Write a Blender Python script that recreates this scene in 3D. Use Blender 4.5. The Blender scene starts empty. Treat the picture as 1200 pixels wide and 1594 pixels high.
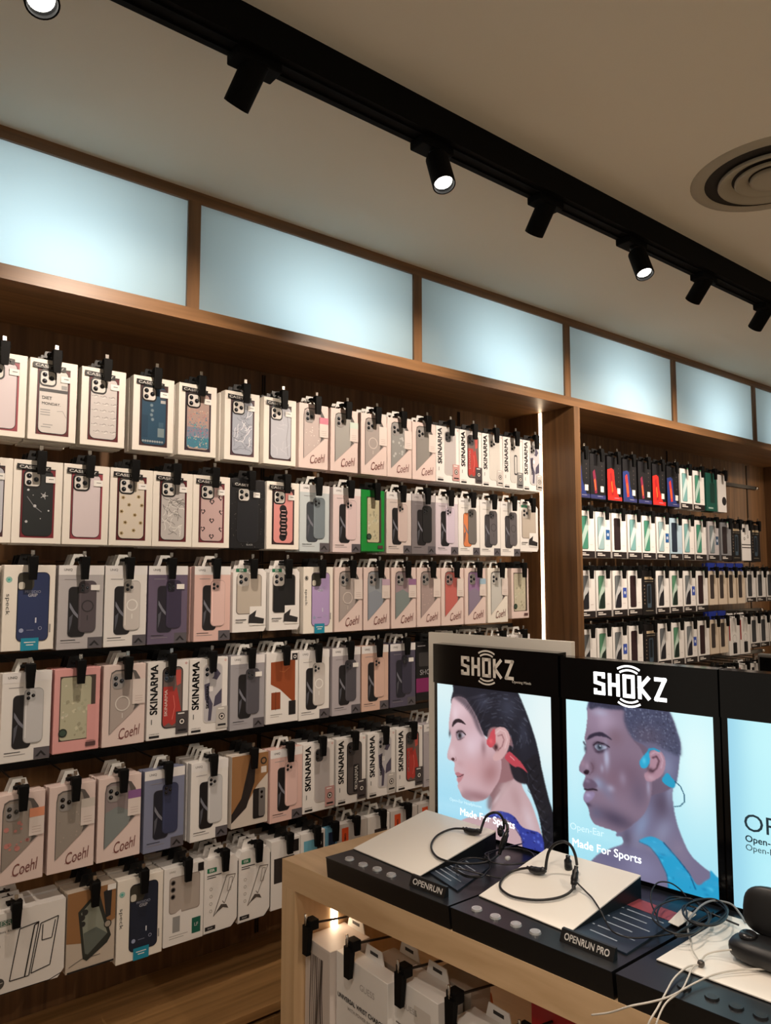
import bpy, bmesh, math, random
import numpy as np
from mathutils import Vector, Matrix

random.seed(7)
S = bpy.context.scene
COL = S.collection

# ------------------------------------------------------------------ camera
FPX, CX, CY, CAM_Z = 1172.0, 600.0, 797.0, 1.55
PITCH = math.radians(4.6827)
YAW_R = Vector((0.77736, -0.62905, 0.0)).normalized()      # camera right
FWD_H = Vector((-YAW_R.y, YAW_R.x, 0.0))
FWD = (FWD_H * math.cos(PITCH) + Vector((0, 0, 1)) * math.sin(PITCH)).normalized()
UPV = YAW_R.cross(FWD)
cam_data = bpy.data.cameras.new('camera')
cam = bpy.data.objects.new('camera', cam_data)
COL.objects.link(cam)
cam_data.sensor_fit = 'HORIZONTAL'
cam_data.sensor_width = 36.0
cam_data.lens = 36.0 * FPX / 1200.0
cam_data.clip_start = 0.02
M = Matrix((YAW_R, UPV, -FWD)).transposed().to_4x4()
M.translation = Vector((0, 0, CAM_Z))
cam.matrix_world = M
S.camera = cam

# ------------------------------------------------------------------ view
S.view_settings.view_transform = 'Standard'
S.view_settings.look = 'None'
S.view_settings.gamma = 1.0
S.view_settings.use_curve_mapping = False
S.view_settings.exposure = 0.0
S.cycles.use_denoising = True
S.cycles.max_bounces = 6
S.cycles.diffuse_bounces = 4
S.cycles.glossy_bounces = 3
S.cycles.caustics_reflective = False
S.cycles.caustics_refractive = False
S.cycles.sample_clamp_indirect = 3.0

WORLD_STRENGTH = 0.27
SPOT_WALL = 36.0
SPOT_ROOM = 26.0
PANEL_W = 1.30
LED_E = 9.0

world = bpy.data.worlds.new('shop_surroundings')
S.world = world
world.use_nodes = True
bg = world.node_tree.nodes['Background']
bg.inputs[0].default_value = (1.0, 0.86, 0.70, 1)
bg.inputs[1].default_value = WORLD_STRENGTH


def lamp(name, kind, loc, aim, energy, color, **kw):
    d = bpy.data.lights.new(name, kind)
    d.energy = energy
    d.color = color
    for k, v in kw.items():
        setattr(d, k, v)
    o = bpy.data.objects.new(name, d)
    COL.objects.link(o)
    o.location = loc
    v = Vector(aim) - Vector(loc)
    o.rotation_euler = v.to_track_quat('-Z', 'Y').to_euler()
    return o


WARM = (1.0, 0.83, 0.68)
# unseen fill spots, added behind and beside the viewer to brighten wall, table and ceiling
FILL_SPOTS = [
    ((-0.60, 1.12, 2.38), (-0.30, 2.05, 1.6), 10, 75),
    ((0.90, -0.60, 2.40), (1.15, 0.85, 0.98), 34, 60),
    ((0.10, 0.20, 2.42), (1.10, 1.15, 0.85), 26, 50),
    ((0.50, -2.00, 2.45), (0.50, -2.00, 0.0), 125, 120),
    ((3.00, -1.60, 2.45), (3.00, -1.60, 0.0), 130, 120),
    ((3.20, 0.20, 2.45), (3.20, 0.20, 0.0), 60, 110),
    ((-1.50, -0.30, 2.45), (-1.50, -0.30, 0.0), 40, 120),
    ((-0.70, 0.10, 2.42), (1.15, 1.10, 1.00), 26, 52),
    ((3.40, 1.10, 2.38), (3.40, 2.05, 1.55), 24, 80),
    ((4.30, 1.10, 2.38), (4.30, 2.05, 1.55), 24, 80),
    ((5.60, 1.10, 2.38), (5.60, 2.05, 1.55), 12, 80),
]
for i, (p, a, e, ang) in enumerate(FILL_SPOTS):
    lamp('fill_spot_light', 'SPOT', p, a, e, (1.0, .89, .76) if a[2] == 0 else WARM, spot_size=math.radians(ang), spot_blend=0.7, shadow_soft_size=0.025)


# ------------------------------------------------------------------ helpers
def lin(c):
    r = []
    for v in c[:3]:
        v = v / 255.0
        r.append(v / 12.92 if v <= 0.04045 else ((v + 0.055) / 1.055) ** 2.4)
    return (r[0], r[1], r[2], 1.0)


def ray(x, y):
    return YAW_R * ((x - CX) / FPX) - UPV * ((y - CY) / FPX) + FWD


def at(x, y, X=None, Y=None, Z=None):
    d = ray(x, y)
    c = Vector((0, 0, CAM_Z))
    if X is not None:
        return c + d * (X / d.x)
    if Y is not None:
        return c + d * (Y / d.y)
    return c + d * ((Z - CAM_Z) / d.z)


MATS = {}


def mat(name, rgb=(200, 200, 200), rough=0.5, metal=0.0, emit=0.0, spec=0.5, coat=0.0, noise=0.0):
    if name in MATS:
        return MATS[name]
    m = bpy.data.materials.new(name)
    m.use_nodes = True
    nt = m.node_tree
    b = nt.nodes['Principled BSDF']
    c = lin(rgb)
    b.inputs['Base Color'].default_value = c
    b.inputs['Roughness'].default_value = rough
    b.inputs['Metallic'].default_value = metal
    b.inputs['Specular IOR Level'].default_value = spec
    if coat:
        b.inputs['Coat Weight'].default_value = coat
        b.inputs['Coat Roughness'].default_value = 0.1
    if emit:
        b.inputs['Emission Color'].default_value = c
        b.inputs['Emission Strength'].default_value = emit
    if noise:
        tc = nt.nodes.new('ShaderNodeTexCoord')
        n = nt.nodes.new('ShaderNodeTexNoise')
        n.inputs['Scale'].default_value = 60
        mx = nt.nodes.new('ShaderNodeMix')
        mx.data_type = 'RGBA'
        mx.inputs['A'].default_value = c
        mx.inputs['B'].default_value = (c[0] * (1 - noise), c[1] * (1 - noise), c[2] * (1 - noise), 1)
        nt.links.new(tc.outputs['Object'], n.inputs['Vector'])
        nt.links.new(n.outputs['Fac'], mx.inputs['Factor'])
        nt.links.new(mx.outputs['Result'], b.inputs['Base Color'])
    MATS[name] = m
    return m


def C(r, g, b_, rough=0.45):
    return mat('ink_%d_%d_%d' % (r, g, b_), (r, g, b_), rough)


def wood(name, dark, light, axis='Z', plank=0.0, rough=0.45, scale=1.0):
    m = bpy.data.materials.new(name)
    m.use_nodes = True
    nt = m.node_tree
    L = nt.links.new
    b = nt.nodes['Principled BSDF']
    b.inputs['Roughness'].default_value = rough
    tc = nt.nodes.new('ShaderNodeTexCoord')
    mp = nt.nodes.new('ShaderNodeMapping')
    s = {'Z': (26, 26, 1.1), 'X': (1.1, 26, 26), 'Y': (26, 1.1, 26)}[axis]
    mp.inputs['Scale'].default_value = tuple(v * scale for v in s)
    L(tc.outputs['Object'], mp.inputs['Vector'])
    n1 = nt.nodes.new('ShaderNodeTexNoise')
    n1.inputs['Scale'].default_value = 1.6
    n1.inputs['Detail'].default_value = 6
    n1.inputs['Distortion'].default_value = 0.6
    L(mp.outputs['Vector'], n1.inputs['Vector'])
    cr = nt.nodes.new('ShaderNodeValToRGB')
    cr.color_ramp.elements[0].position = 0.33
    cr.color_ramp.elements[1].position = 0.68
    cr.color_ramp.elements[0].color = lin(dark)
    cr.color_ramp.elements[1].color = lin(light)
    L(n1.outputs['Fac'], cr.inputs['Fac'])
    out = cr.outputs['Color']
    if plank:
        w = nt.nodes.new('ShaderNodeTexVoronoi')
        w.voronoi_dimensions = '1D'
        sp = nt.nodes.new('ShaderNodeSeparateXYZ')
        L(tc.outputs['Object'], sp.inputs['Vector'])
        mu = nt.nodes.new('ShaderNodeMath')
        mu.operation = 'MULTIPLY'
        mu.inputs[1].default_value = plank
        L(sp.outputs['X' if axis == 'Z' else 'Y'], mu.inputs[0])
        L(mu.outputs[0], w.inputs['W'])
        mx = nt.nodes.new('ShaderNodeMix')
        mx.data_type = 'RGBA'
        mx.blend_type = 'MULTIPLY'
        mx.inputs['Factor'].default_value = 0.25
        L(out, mx.inputs['A'])
        bw = nt.nodes.new('ShaderNodeRGBToBW')
        L(w.outputs['Color'], bw.inputs[0])
        L(bw.outputs[0], mx.inputs['B'])
        out = mx.outputs['Result']
    L(out, b.inputs['Base Color'])
    bp = nt.nodes.new('ShaderNodeBump')
    bp.inputs['Strength'].default_value = 0.08
    bp.inputs['Distance'].default_value = 0.002
    L(n1.outputs['Fac'], bp.inputs['Height'])
    L(bp.outputs['Normal'], b.inputs['Normal'])
    MATS[name] = m
    return m


TEXT_CACHE = {}


def text_polys(s, bold=0.0, shear=0.0):
    key = (s, bold, shear)
    if key in TEXT_CACHE:
        return TEXT_CACHE[key]
    cu = bpy.data.curves.new('lettering', 'FONT')
    cu.body = s
    cu.size = 1.0
    cu.offset = bold
    cu.shear = shear
    cu.resolution_u = 3
    o = bpy.data.objects.new('lettering_source', cu)
    COL.objects.link(o)
    dg = bpy.context.evaluated_depsgraph_get()
    dg.update()
    me = bpy.data.meshes.new_from_object(o.evaluated_get(dg))
    v = [(p.co.x, p.co.y) for p in me.vertices]
    f = [tuple(p.vertices) for p in me.polygons]
    bpy.data.objects.remove(o)
    bpy.data.meshes.remove(me)
    bpy.data.curves.remove(cu)
    xs = [p[0] for p in v]
    ys = [p[1] for p in v]
    TEXT_CACHE[key] = (v, f, min(xs), max(xs), min(ys), max(ys))
    return TEXT_CACHE[key]


class MB:
    """collects shapes into one mesh"""

    def __init__(self):
        self.v, self.f, self.mi, self.sm, self.mats = [], [], [], [], []

    def _m(self, m):
        if m not in self.mats:
            self.mats.append(m)
        return self.mats.index(m)

    def add(self, vs, fs, m, smooth=False):
        n = len(self.v)
        self.v += [tuple(p) for p in vs]
        k = self._m(m)
        for f in fs:
            self.f.append(tuple(n + i for i in f))
            self.mi.append(k)
            self.sm.append(smooth)

    def box(self, a, b, m, bev=0.0):
        x0, y0, z0 = a
        x1, y1, z1 = b
        P = [(x0, y0, z0), (x1, y0, z0), (x1, y1, z0), (x0, y1, z0), (x0, y0, z1), (x1, y0, z1), (x1, y1, z1), (x0, y1, z1)]
        F = [(0, 3, 2, 1), (4, 5, 6, 7), (0, 1, 5, 4), (1, 2, 6, 5), (2, 3, 7, 6), (3, 0, 4, 7)]
        if bev:
            bm = bmesh.new()
            vv = [bm.verts.new(p) for p in P]
            for f in F:
                bm.faces.new([vv[i] for i in f])
            bmesh.ops.bevel(bm, geom=list(bm.edges), offset=bev, segments=2, affect='EDGES', profile=0.5)
            bm.verts.index_update()
            self.add([v.co[:] for v in bm.verts], [[v.index for v in f.verts] for f in bm.faces], m)
            bm.free()
        else:
            self.add(P, F, m)

    def hexa(self, P, m):
        """P: 4 bottom corners then 4 top corners, same order"""
        self.add(P, [(3, 2, 1, 0), (4, 5, 6, 7), (0, 1, 5, 4), (1, 2, 6, 5), (2, 3, 7, 6), (3, 0, 4, 7)], m)

    def prism(self, outline, y0, y1, m):
        """outline in (x,z), extruded along y"""
        n = len(outline)
        vs = [(x, y0, z) for x, z in outline] + [(x, y1, z) for x, z in outline]
        fs = [tuple(range(n)), tuple(range(2 * n - 1, n - 1, -1))]
        fs += [(i, n + i, n + (i + 1) % n, (i + 1) % n) for i in range(n)]
        self.add(vs, fs, m)

    def tube(self, pts, r, m, n=8, cap=True):
        pts = [Vector(p) for p in pts]
        rs = r if isinstance(r, (list, tuple)) else [r] * len(pts)
        vs, fs = [], []
        t0 = (pts[1] - pts[0]).normalized()
        up = Vector((0, 0, 1)) if abs(t0.z) < 0.9 else Vector((1, 0, 0))
        nx = t0.cross(up).normalized()
        for i, p in enumerate(pts):
            t = (pts[min(i + 1, len(pts) - 1)] - pts[max(i - 1, 0)]).normalized()
            nx = (nx - t * nx.dot(t))
            nx = nx.normalized() if nx.length > 1e-6 else t.orthogonal().normalized()
            ny = t.cross(nx)
            for k in range(n):
                a = 2 * math.pi * k / n
                vs.append(p + (nx * math.cos(a) + ny * math.sin(a)) * rs[i])
        for i in range(len(pts) - 1):
            for k in range(n):
                a, b = i * n + k, i * n + (k + 1) % n
                fs.append((a, b, b + n, a + n))
        if cap:
            fs.append(tuple(range(n - 1, -1, -1)))
            fs.append(tuple(range((len(pts) - 1) * n, len(pts) * n)))
        self.add(vs, fs, m, True)

    def disc(self, c, r, nrm, m, n=24, h=0.0, r2=None):
        nrm = Vector(nrm).normalized()
        a = nrm.orthogonal().normalized()
        b = nrm.cross(a)
        c = Vector(c)
        r2 = r if r2 is None else r2
        ring = lambda q, rr: [q + (a * math.cos(2 * math.pi * k / n) + b * math.sin(2 * math.pi * k / n)) * rr for k in range(n)]
        if h:
            vs = ring(c, r) + ring(c + nrm * h, r2)
            fs = [tuple(range(n - 1, -1, -1)), tuple(range(n, 2 * n))] + [(k, (k + 1) % n, n + (k + 1) % n, n + k) for k in range(n)]
        else:
            vs, fs = ring(c, r), [tuple(range(n))]
        self.add(vs, fs, m)

    def text(self, s, o, xd, yd, m, width=None, height=None, bold=0.0, shear=0.0, align='C'):
        """lettering centred on o; xd reading direction, yd up direction; bold thickens the strokes"""
        v, f, x0, x1, y0, y1 = text_polys(s, 0.0, shear)
        xd, yd, o = Vector(xd).normalized(), Vector(yd).normalized(), Vector(o)
        sx = width / (x1 - x0) if width else height / (y1 - y0)
        sy = height / (y1 - y0) if height else sx
        cx = (x0 + x1) / 2 if align == 'C' else x0
        cy = (y0 + y1) / 2
        for ox, oy in (((-1, -1), (-1, 1), (1, -1), (1, 1)) if bold > 0 else ((0, 0),)):
            self.add([o + xd * ((p[0] - cx + ox * bold) * sx) + yd * ((p[1] - cy + oy * bold) * sy) for p in v], f, m)

    def mesh(self, name):
        me = bpy.data.meshes.new(name)
        me.from_pydata(self.v, [], self.f)
        for m in self.mats:
            me.materials.append(m)
        me.polygons.foreach_set('material_index', self.mi)
        me.polygons.foreach_set('use_smooth', self.sm)
        me.update()
        return me

    def build(self, name, parent=None):
        o = bpy.data.objects.new(name, self.mesh(name))
        COL.objects.link(o)
        if parent is not None:
            o.parent = parent
        return o


def tag(o, label=None, cat=None, group=None, kind=None):
    if label:
        n = len(label.split())
        if not 4 <= n <= 16:
            print('LABEL', n, label)
        o['label'] = label
    if cat:
        o['category'] = cat
    if group:
        o['group'] = group
    if kind:
        o['kind'] = kind
    return o


def thing(name, label, cat, loc=(0, 0, 0), group=None):
    o = bpy.data.objects.new(name, None)
    o.empty_display_size = 0.02
    COL.objects.link(o)
    o.location = loc
    return tag(o, label, cat, group)


def rr_pts(x0, z0, x1, z1, r, n=4):
    r = min(r, (x1 - x0) / 2, (z1 - z0) / 2)
    P = []
    for cx, cz, a0 in ((x1 - r, z1 - r, 0), (x0 + r, z1 - r, 90), (x0 + r, z0 + r, 180), (x1 - r, z0 + r, 270)):
        for k in range(n + 1):
            a = math.radians(a0 + 90 * k / n)
            P.append((cx + r * math.cos(a), cz + r * math.sin(a)))
    return P[::-1]


class Art(MB):
    """flat print on the front (-y side) of a box W x H; u from left, v from top"""

    def __init__(self, W, H):
        super().__init__()
        self.W, self.H = W, H

    def p(self, u, v, l):
        return ((u - 0.5) * self.W, -0.0003 * l, (1 - v) * self.H)

    def poly(self, pts, m, l=1):
        P = [self.p(u, v, l) for u, v in pts]
        ar = sum(P[i][0] * P[(i + 1) % len(P)][2] - P[(i + 1) % len(P)][0] * P[i][2] for i in range(len(P)))
        f = tuple(range(len(P)))
        self.add(P, [f if ar > 0 else f[::-1]], m)

    def rect(self, u0, v0, u1, v1, m, l=1):
        self.poly([(u0, v0), (u0, v1), (u1, v1), (u1, v0)], m, l)

    def rr(self, u0, v0, u1, v1, r, m, l=1, slab=False):
        x0, x1 = (u0 - .5) * self.W, (u1 - .5) * self.W
        z0, z1 = (1 - v1) * self.H, (1 - v0) * self.H
        P = rr_pts(x0, z0, x1, z1, r)
        if slab:
            n = len(P)
            vs = [(x, -0.0003 * l, z) for x, z in P] + [(x, 0, z) for x, z in P]
            self.add(vs, [tuple(range(n))[::-1]] + [(i, (i + 1) % n, n + (i + 1) % n, n + i) for i in range(n)], m)
        else:
            self.add([(x, -0.0003 * l, z) for x, z in P], [tuple(range(len(P)))[::-1]], m)

    def dot(self, u, v, r, m, l=1, n=14):
        c = self.p(u, v, l)
        self.add([(c[0] + r * math.cos(2 * math.pi * k / n), c[1], c[2] + r * math.sin(2 * math.pi * k / n)) for k in range(n)], [tuple(range(n))], m)

    def ring(self, u, v, r0, r1, m, l=1, n=24, a0=0, a1=360):
        c = self.p(u, v, l)
        vs = []
        for k in range(n + 1):
            a = math.radians(a0 + (a1 - a0) * k / n)
            for r in (r0, r1):
                vs.append((c[0] + r * math.cos(a), c[1], c[2] + r * math.sin(a)))
        self.add(vs, [(2 * k, 2 * k + 1, 2 * k + 3, 2 * k + 2) for k in range(n)], m)

    def line(self, pts, w, m, l=1):
        P = [Vector(self.p(u, v, l)) for u, v in pts]
        for a, b in zip(P, P[1:]):
            d = (b - a).normalized()
            s = Vector((-d.z, 0, d.x)) * w / 2
            self.add([a - s, b - s, b + s, a + s], [(0, 1, 2, 3)], m)

    def txt(self, s, u, v, m, w=None, h=None, l=1, rot=0, bold=0.0, shear=0.0, align='C'):
        a = math.radians(rot)
        self.text(s, self.p(u, v, l), (math.cos(a), 0, math.sin(a)), (-math.sin(a), 0, math.cos(a)), m, w, h, bold, shear, align)


# ------------------------------------------------------------------ materials
OAK = wood('oak_vertical', (100, 71, 45), (136, 99, 64), 'Z', plank=9, rough=0.42)
OAK_X = wood('oak_horizontal', (104, 74, 46), (140, 102, 66), 'X', rough=0.42)
ASH = wood('pale_oak_table', (188, 156, 118), (214, 184, 146), 'Y', rough=0.4, scale=0.6)
ASH_V = wood('pale_oak_upright', (184, 152, 114), (210, 180, 142), 'Z', rough=0.4, scale=0.6)
CABW_ = wood('cabinet_oak', (128, 96, 58), (166, 126, 80), 'Z', plank=4, rough=0.42)
CABX = wood('cabinet_oak_top', (130, 98, 60), (168, 128, 82), 'X', rough=0.42)
FLOORM = wood('floor_boards', (150, 134, 116), (180, 164, 144), 'X', rough=0.5)
CEIL = mat('ceiling_paint', (240, 239, 228), 0.9)
BLACK = mat('black_plastic', (14, 14, 15), 0.38)
MATTE = mat('matte_black_metal', (6, 6, 6), 0.7, spec=0.1)
LOCKB = mat('stop_lock_black', (7, 7, 7), 0.6, spec=0.15)
GLOSSB = mat('gloss_black_acrylic', (6, 6, 7), 0.12)
SLATE = mat('satin_black_top', (20, 22, 26), 0.30)
STEEL = mat('steel', (190, 185, 178), 0.25, metal=1.0)
DSTEEL = mat('dark_wire', (60, 52, 46), 0.35, metal=0.8)
WHITEB = mat('white_board', (238, 234, 226), 0.35)
WHITEP = mat('white_paint', (226, 221, 212), 0.6)
CREAM = mat('carton_cream', (236, 230, 220), 0.42)
PAPER = mat('carton_white', (232, 229, 226), 0.42)
PINKC = mat('carton_blush', (228, 208, 202), 0.42)
GREYC = mat('carton_grey', (186, 182, 184), 0.42)
TABP = mat('hang_tab_plastic', (222, 222, 218), 0.25)
KRAFT = mat('carton_kraft', (150, 108, 68), 0.6)
SILVER = mat('silver_button', (196, 198, 200), 0.3, metal=0.6)
LENS = mat('lens_glass', (10, 11, 14), 0.08)
LENSR = mat('lens_ring', (120, 122, 128), 0.25, metal=0.8)
DRED = C(92, 22, 28)
DARK = C(26, 24, 26)
WHITE = C(238, 236, 232)
INK = C(40, 38, 40)

# ------------------------------------------------------------------ shell
Z_CEIL = 2.545
Y_WALL = 2.11
Y_FASC = 1.78
Z_SOFF = 2.200


def struct(name, mb):
    return tag(mb.build(name), kind='structure')


b = MB(); b.box((-4, Y_WALL, 0), (9.5, Y_WALL + 0.08, Z_CEIL), OAK); struct('wall_back', b)
b = MB(); b.box((-4, -3.5, Z_CEIL), (9.5, Y_WALL + 0.08, Z_CEIL + 0.08), CEIL); struct('ceiling', b)
b = MB(); b.box((-4, -3.5, -0.08), (9.5, Y_WALL + 0.08, 0), FLOORM); struct('floor', b)
b = MB(); b.box((9.5, -3.5, 0), (9.6, Y_WALL, Z_CEIL), WHITEP); struct('wall_right', b)

# canopy board, fascia rails and mullions
PITCHX = 0.7725
MX = [0.803 + PITCHX * k for k in range(-4, 9)]
b = MB(); b.box((-3, Y_FASC + 0.02, Z_SOFF), (7.4, Y_WALL, Z_SOFF + 0.02), OAK_X); struct('trim_1', b)
b = MB(); b.box((-3, Y_FASC, Z_SOFF - 0.002), (7.4, Y_FASC + 0.02, 2.232), OAK_X); struct('trim_2', b)
b = MB(); b.box((-3, Y_FASC, 2.516), (7.4, Y_FASC + 0.02, Z_CEIL), OAK_X); struct('trim_3', b)
for k, x in enumerate(MX):
    b = MB()
    b.box((x - 0.017, Y_FASC, 2.232), (x + 0.017, Y_FASC + 0.02, 2.516), OAK)
    b.box((x - 0.009, Y_FASC + 0.02, 2.222), (x + 0.009, Y_WALL, Z_CEIL), WHITEP)
    struct('trim_%d' % (k + 4), b)

# frosted panes, lit from behind by a lamp in each compartment
fm = bpy.data.materials.new('frosted_glass')
fm.use_nodes = True
nt = fm.node_tree
for n in list(nt.nodes):
    nt.nodes.remove(n)
out = nt.nodes.new('ShaderNodeOutputMaterial')
tr = nt.nodes.new('ShaderNodeBsdfTranslucent')
tr.inputs[0].default_value = (0.76, 0.90, 0.94, 1)
df = nt.nodes.new('ShaderNodeBsdfDiffuse')
df.inputs[0].default_value = (0.45, 0.56, 0.58, 1)
gl = nt.nodes.new('ShaderNodeBsdfGlossy')
gl.inputs['Roughness'].default_value = 0.04
m1 = nt.nodes.new('ShaderNodeMixShader'); m1.inputs[0].default_value = 0.25
m2 = nt.nodes.new('ShaderNodeMixShader')
fr = nt.nodes.new('ShaderNodeFresnel'); fr.inputs[0].default_value = 1.45
nt.links.new(tr.outputs[0], m1.inputs[1]); nt.links.new(df.outputs[0], m1.inputs[2])
nt.links.new(fr.outputs[0], m2.inputs[0]); nt.links.new(m1.outputs[0], m2.inputs[1]); nt.links.new(gl.outputs[0], m2.inputs[2])
nt.links.new(m2.outputs[0], out.inputs[0])
for k, (xa, xb) in enumerate(zip(MX, MX[1:])):
    if xb < -0.8:
        continue
    b = MB()
    x0, x1, y = xa + 0.0165, xb - 0.0165, Y_FASC + 0.008
    b.add([(x0, y, 2.231), (x1, y, 2.231), (x1, y, 2.517), (x0, y, 2.517)], [(0, 1, 2, 3)], fm)
    struct('window_%d' % (k + 1), b)
    xc = (xa + xb) / 2 + 0.04
    lamp('compartment_lamp', 'AREA', (xc, 2.05, 2.285), (xc, 1.79, 2.31), PANEL_W, (0.80, 0.95, 1.0), shape='RECTANGLE', size=0.34, size_y=0.04)

# pillars between the bays with recessed light strips
LEDM = mat('light_strip', (255, 226, 190), 0.5, emit=LED_E)
for k, x in enumerate((0.0375, 2.38, 4.70)):
    b = MB(); b.box((x, Y_FASC - 0.001, 0), (x + 0.036, Y_WALL, Z_SOFF), OAK)
    struct('trim_%d' % (30 + k), b)
    for side, xs in ((0, x - 0.002), (1, x + 0.036)):
        if (k == 0 and side == 0) or (k == 2 and side == 1):
            continue
        b = MB(); b.box((xs, 1.938, 0.46), (xs + 0.002, 1.952, Z_SOFF - 0.002), LEDM)
        o = b.build('light_strip')
        where = {(0, 1): 'at the far left end of near bay', (1, 0): 'on the near side of the central wooden pillar',
                 (1, 1): 'on the far side of the central wooden pillar', (2, 0): 'at the right end of the far bay'}[(k, side)]
        tag(o, 'warm glowing vertical light strip ' + where, 'light strip')

# slotted uprights in the back wall
for x, w in ((0.33, 'left end of near bay'), (1.20, 'middle of near bay'), (2.08, 'right part of near bay'), (2.74, 'left part of far bay'), (3.60, 'middle of far bay'), (4.47, 'right part of far bay')):
    b = MB()
    b.box((x - 0.006, Y_WALL - 0.003, 0.46), (x - 0.002, Y_WALL, Z_SOFF - 0.01), DSTEEL)
    b.box((x + 0.002, Y_WALL - 0.003, 0.46), (x + 0.006, Y_WALL, Z_SOFF - 0.01), DSTEEL)
    tag(b.build('slotted_upright'), 'thin slotted metal upright let into wall, ' + w, 'wall upright')

# drawer cabinets under the wall display
for k, (xa, xb) in enumerate(((-1.6, 0.0365), (0.075, 2.379), (2.417, 4.699))):
    nm = ('left end', 'near bay', 'far bay')[k]
    t = thing('drawer_cabinet', 'low oak drawer cabinet along the foot of wall, ' + nm, 'cabinet', ((xa + xb) / 2, 1.9, 0))
    off = Vector((-(xa + xb) / 2, -1.9, 0))

    def bx(mb, a, c, m, bev=0.0):
        mb.box(tuple(Vector(a) + off), tuple(Vector(c) + off), m, bev)
    b = MB(); bx(b, (xa, 1.80, 0.0), (xb, Y_WALL - 0.001, 0.405), CABW_); b.build('carcass', t)
    b = MB(); bx(b, (xa, Y_FASC - 0.015, 0.424), (xb, Y_WALL - 0.001, 0.446), CABX, 0.001); b.build('worktop', t)
    n = 3
    for j in range(n):
        w = (xb - xa) / n
        b = MB(); bx(b, (xa + j * w + 0.002, Y_FASC - 0.013, 0.08), (xa + (j + 1) * w - 0.002, 1.80, 0.412), CABW_, 0.001)
        b.build('drawer_front', t)

# ------------------------------------------------------------------ ceiling track, spots, vent
b = MB()
b.box((-3.0, 1.116, 2.478), (7.0, 1.176, Z_CEIL), MATTE)
t = thing('lighting_track', 'long black lighting track fixed across the ceiling', 'light track', (0, 0, 0))
b.build('trunking', t)
b = MB()
for yy in (1.130, 1.158):
    b.box((-3.0, yy, 2.474), (7.0, yy + 0.004, 2.478), MATTE)
b.build('conductor_rail', t)

EMSP = mat('spot_lens', (255, 250, 240), 0.3, emit=14)
SPOTS = [
    # mount x, end point, room facing?, label
    (0.246, Vector((0.257, 1.100, 2.365)), 1, 'nearest black spotlight, its bright lens cut by the top edge'),
    (0.628, Vector((0.617, 1.200, 2.408)), 0, 'largest black spotlight, turned away towards wall'),
    (1.062, Vector((1.048, 1.100, 2.361)), 1, 'black spotlight with bright white lens showing'),
    (1.445, Vector((1.456, 1.200, 2.410)), 0, 'black spotlight turned to wall, right of bright one'),
    (1.818, Vector((1.797, 1.100, 2.360)), 1, 'black spotlight with dimmer lens turned to the room'),
    (2.213, Vector((2.228, 1.200, 2.415)), 0, 'second black spotlight from the right edge'),
    (2.628, Vector((2.650, 1.200, 2.415)), 0, 'black spotlight at the right edge of view'),
    (-0.30, Vector((-0.30, 1.200, 2.395)), 0, 'black spotlight out of view past the left edge'),
    (3.05, Vector((3.02, 1.200, 2.395)), 0, 'black spotlight out of view past the right edge'),
]
for mx, end, room, lab in SPOTS:
    top = Vector((mx, 1.146, 2.468))
    d = (end - top).normalized()
    body0 = end - d * 0.084
    t = thing('track_spotlight', lab, 'spotlight', (mx, 1.146, 2.472), 'spotlights on the ceiling track')
    o0 = -Vector((mx, 1.146, 2.472))
    b = MB(); b.box(tuple(Vector((mx - 0.045, 1.130, 2.458)) + o0), tuple(Vector((mx + 0.045, 1.174, 2.4779)) + o0), MATTE, 0.003)
    b.build('adapter', t)
    b = MB(); b.tube([Vector((mx, 1.146, 2.466)) + o0, top + o0 - Vector((0, 0, 0.012)), body0 + d * 0.03 + o0], 0.011, BLACK, 12); b.build('swivel_arm', t)
    b = MB()
    r = 0.0245
    n = 28
    a = d.orthogonal().normalized(); c = d.cross(a)
    prof = [(0.0, 0), (r - 0.003, 0), (r, 0.003), (r, 0.084), (r - 0.003, 0.0845), (r - 0.003, 0.078), (0.019, 0.074)]
    vs, fs = [], []
    for rr_, h_ in prof[1:]:
        for k in range(n):
            an = 2 * math.pi * k / n
            vs.append(body0 + o0 + d * h_ + (a * math.cos(an) + c * math.sin(an)) * rr_)
    for i in range(len(prof) - 2):
        for k in range(n):
            fs.append((i * n + k, i * n + (k + 1) % n, (i + 1) * n + (k + 1) % n, (i + 1) * n + k))
    fs.append(tuple(range(n)))
    b.add(vs, fs, MATTE, False)
    b.build('lamp_head', t)
    b = MB(); b.disc(body0 + o0 + d * 0.074, 0.0205, d, EMSP, 28); b.build('lens', t)
    if room:
        lamp('spot_light', 'SPOT', end + d * 0.004, end + d, SPOT_ROOM, WARM, spot_size=math.radians(62), spot_blend=0.6, shadow_soft_size=0.022)
    else:
        aim = Vector((end.x + 0.05, 2.0, 1.74))
        lamp('spot_light', 'SPOT', end + d * 0.004, aim, SPOT_WALL, WARM, spot_size=math.radians(84), spot_blend=0.8, shadow_soft_size=0.022)

# round ceiling diffuser
vx, vy = 1.891, 0.799
t = thing('ceiling_vent', 'round grey air diffuser of nested rings in ceiling', 'ceiling vent', (vx, vy, Z_CEIL))
VENT = mat('vent_paint', (176, 172, 156), 0.6)
VDARK = mat('vent_throat', (38, 34, 28), 0.8)


def revolve(prof, m, n=56):
    q = MB()
    vs, fs = [], []
    for r_, z_ in prof:
        for k in range(n):
            an = 2 * math.pi * k / n
            vs.append((r_ * math.cos(an), r_ * math.sin(an), z_))
    for i in range(len(prof) - 1):
        for k in range(n):
            fs.append((i * n + k, i * n + (k + 1) % n, (i + 1) * n + (k + 1) % n, (i + 1) * n + k))
    q.add(vs, fs, m, True)
    return q


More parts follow.
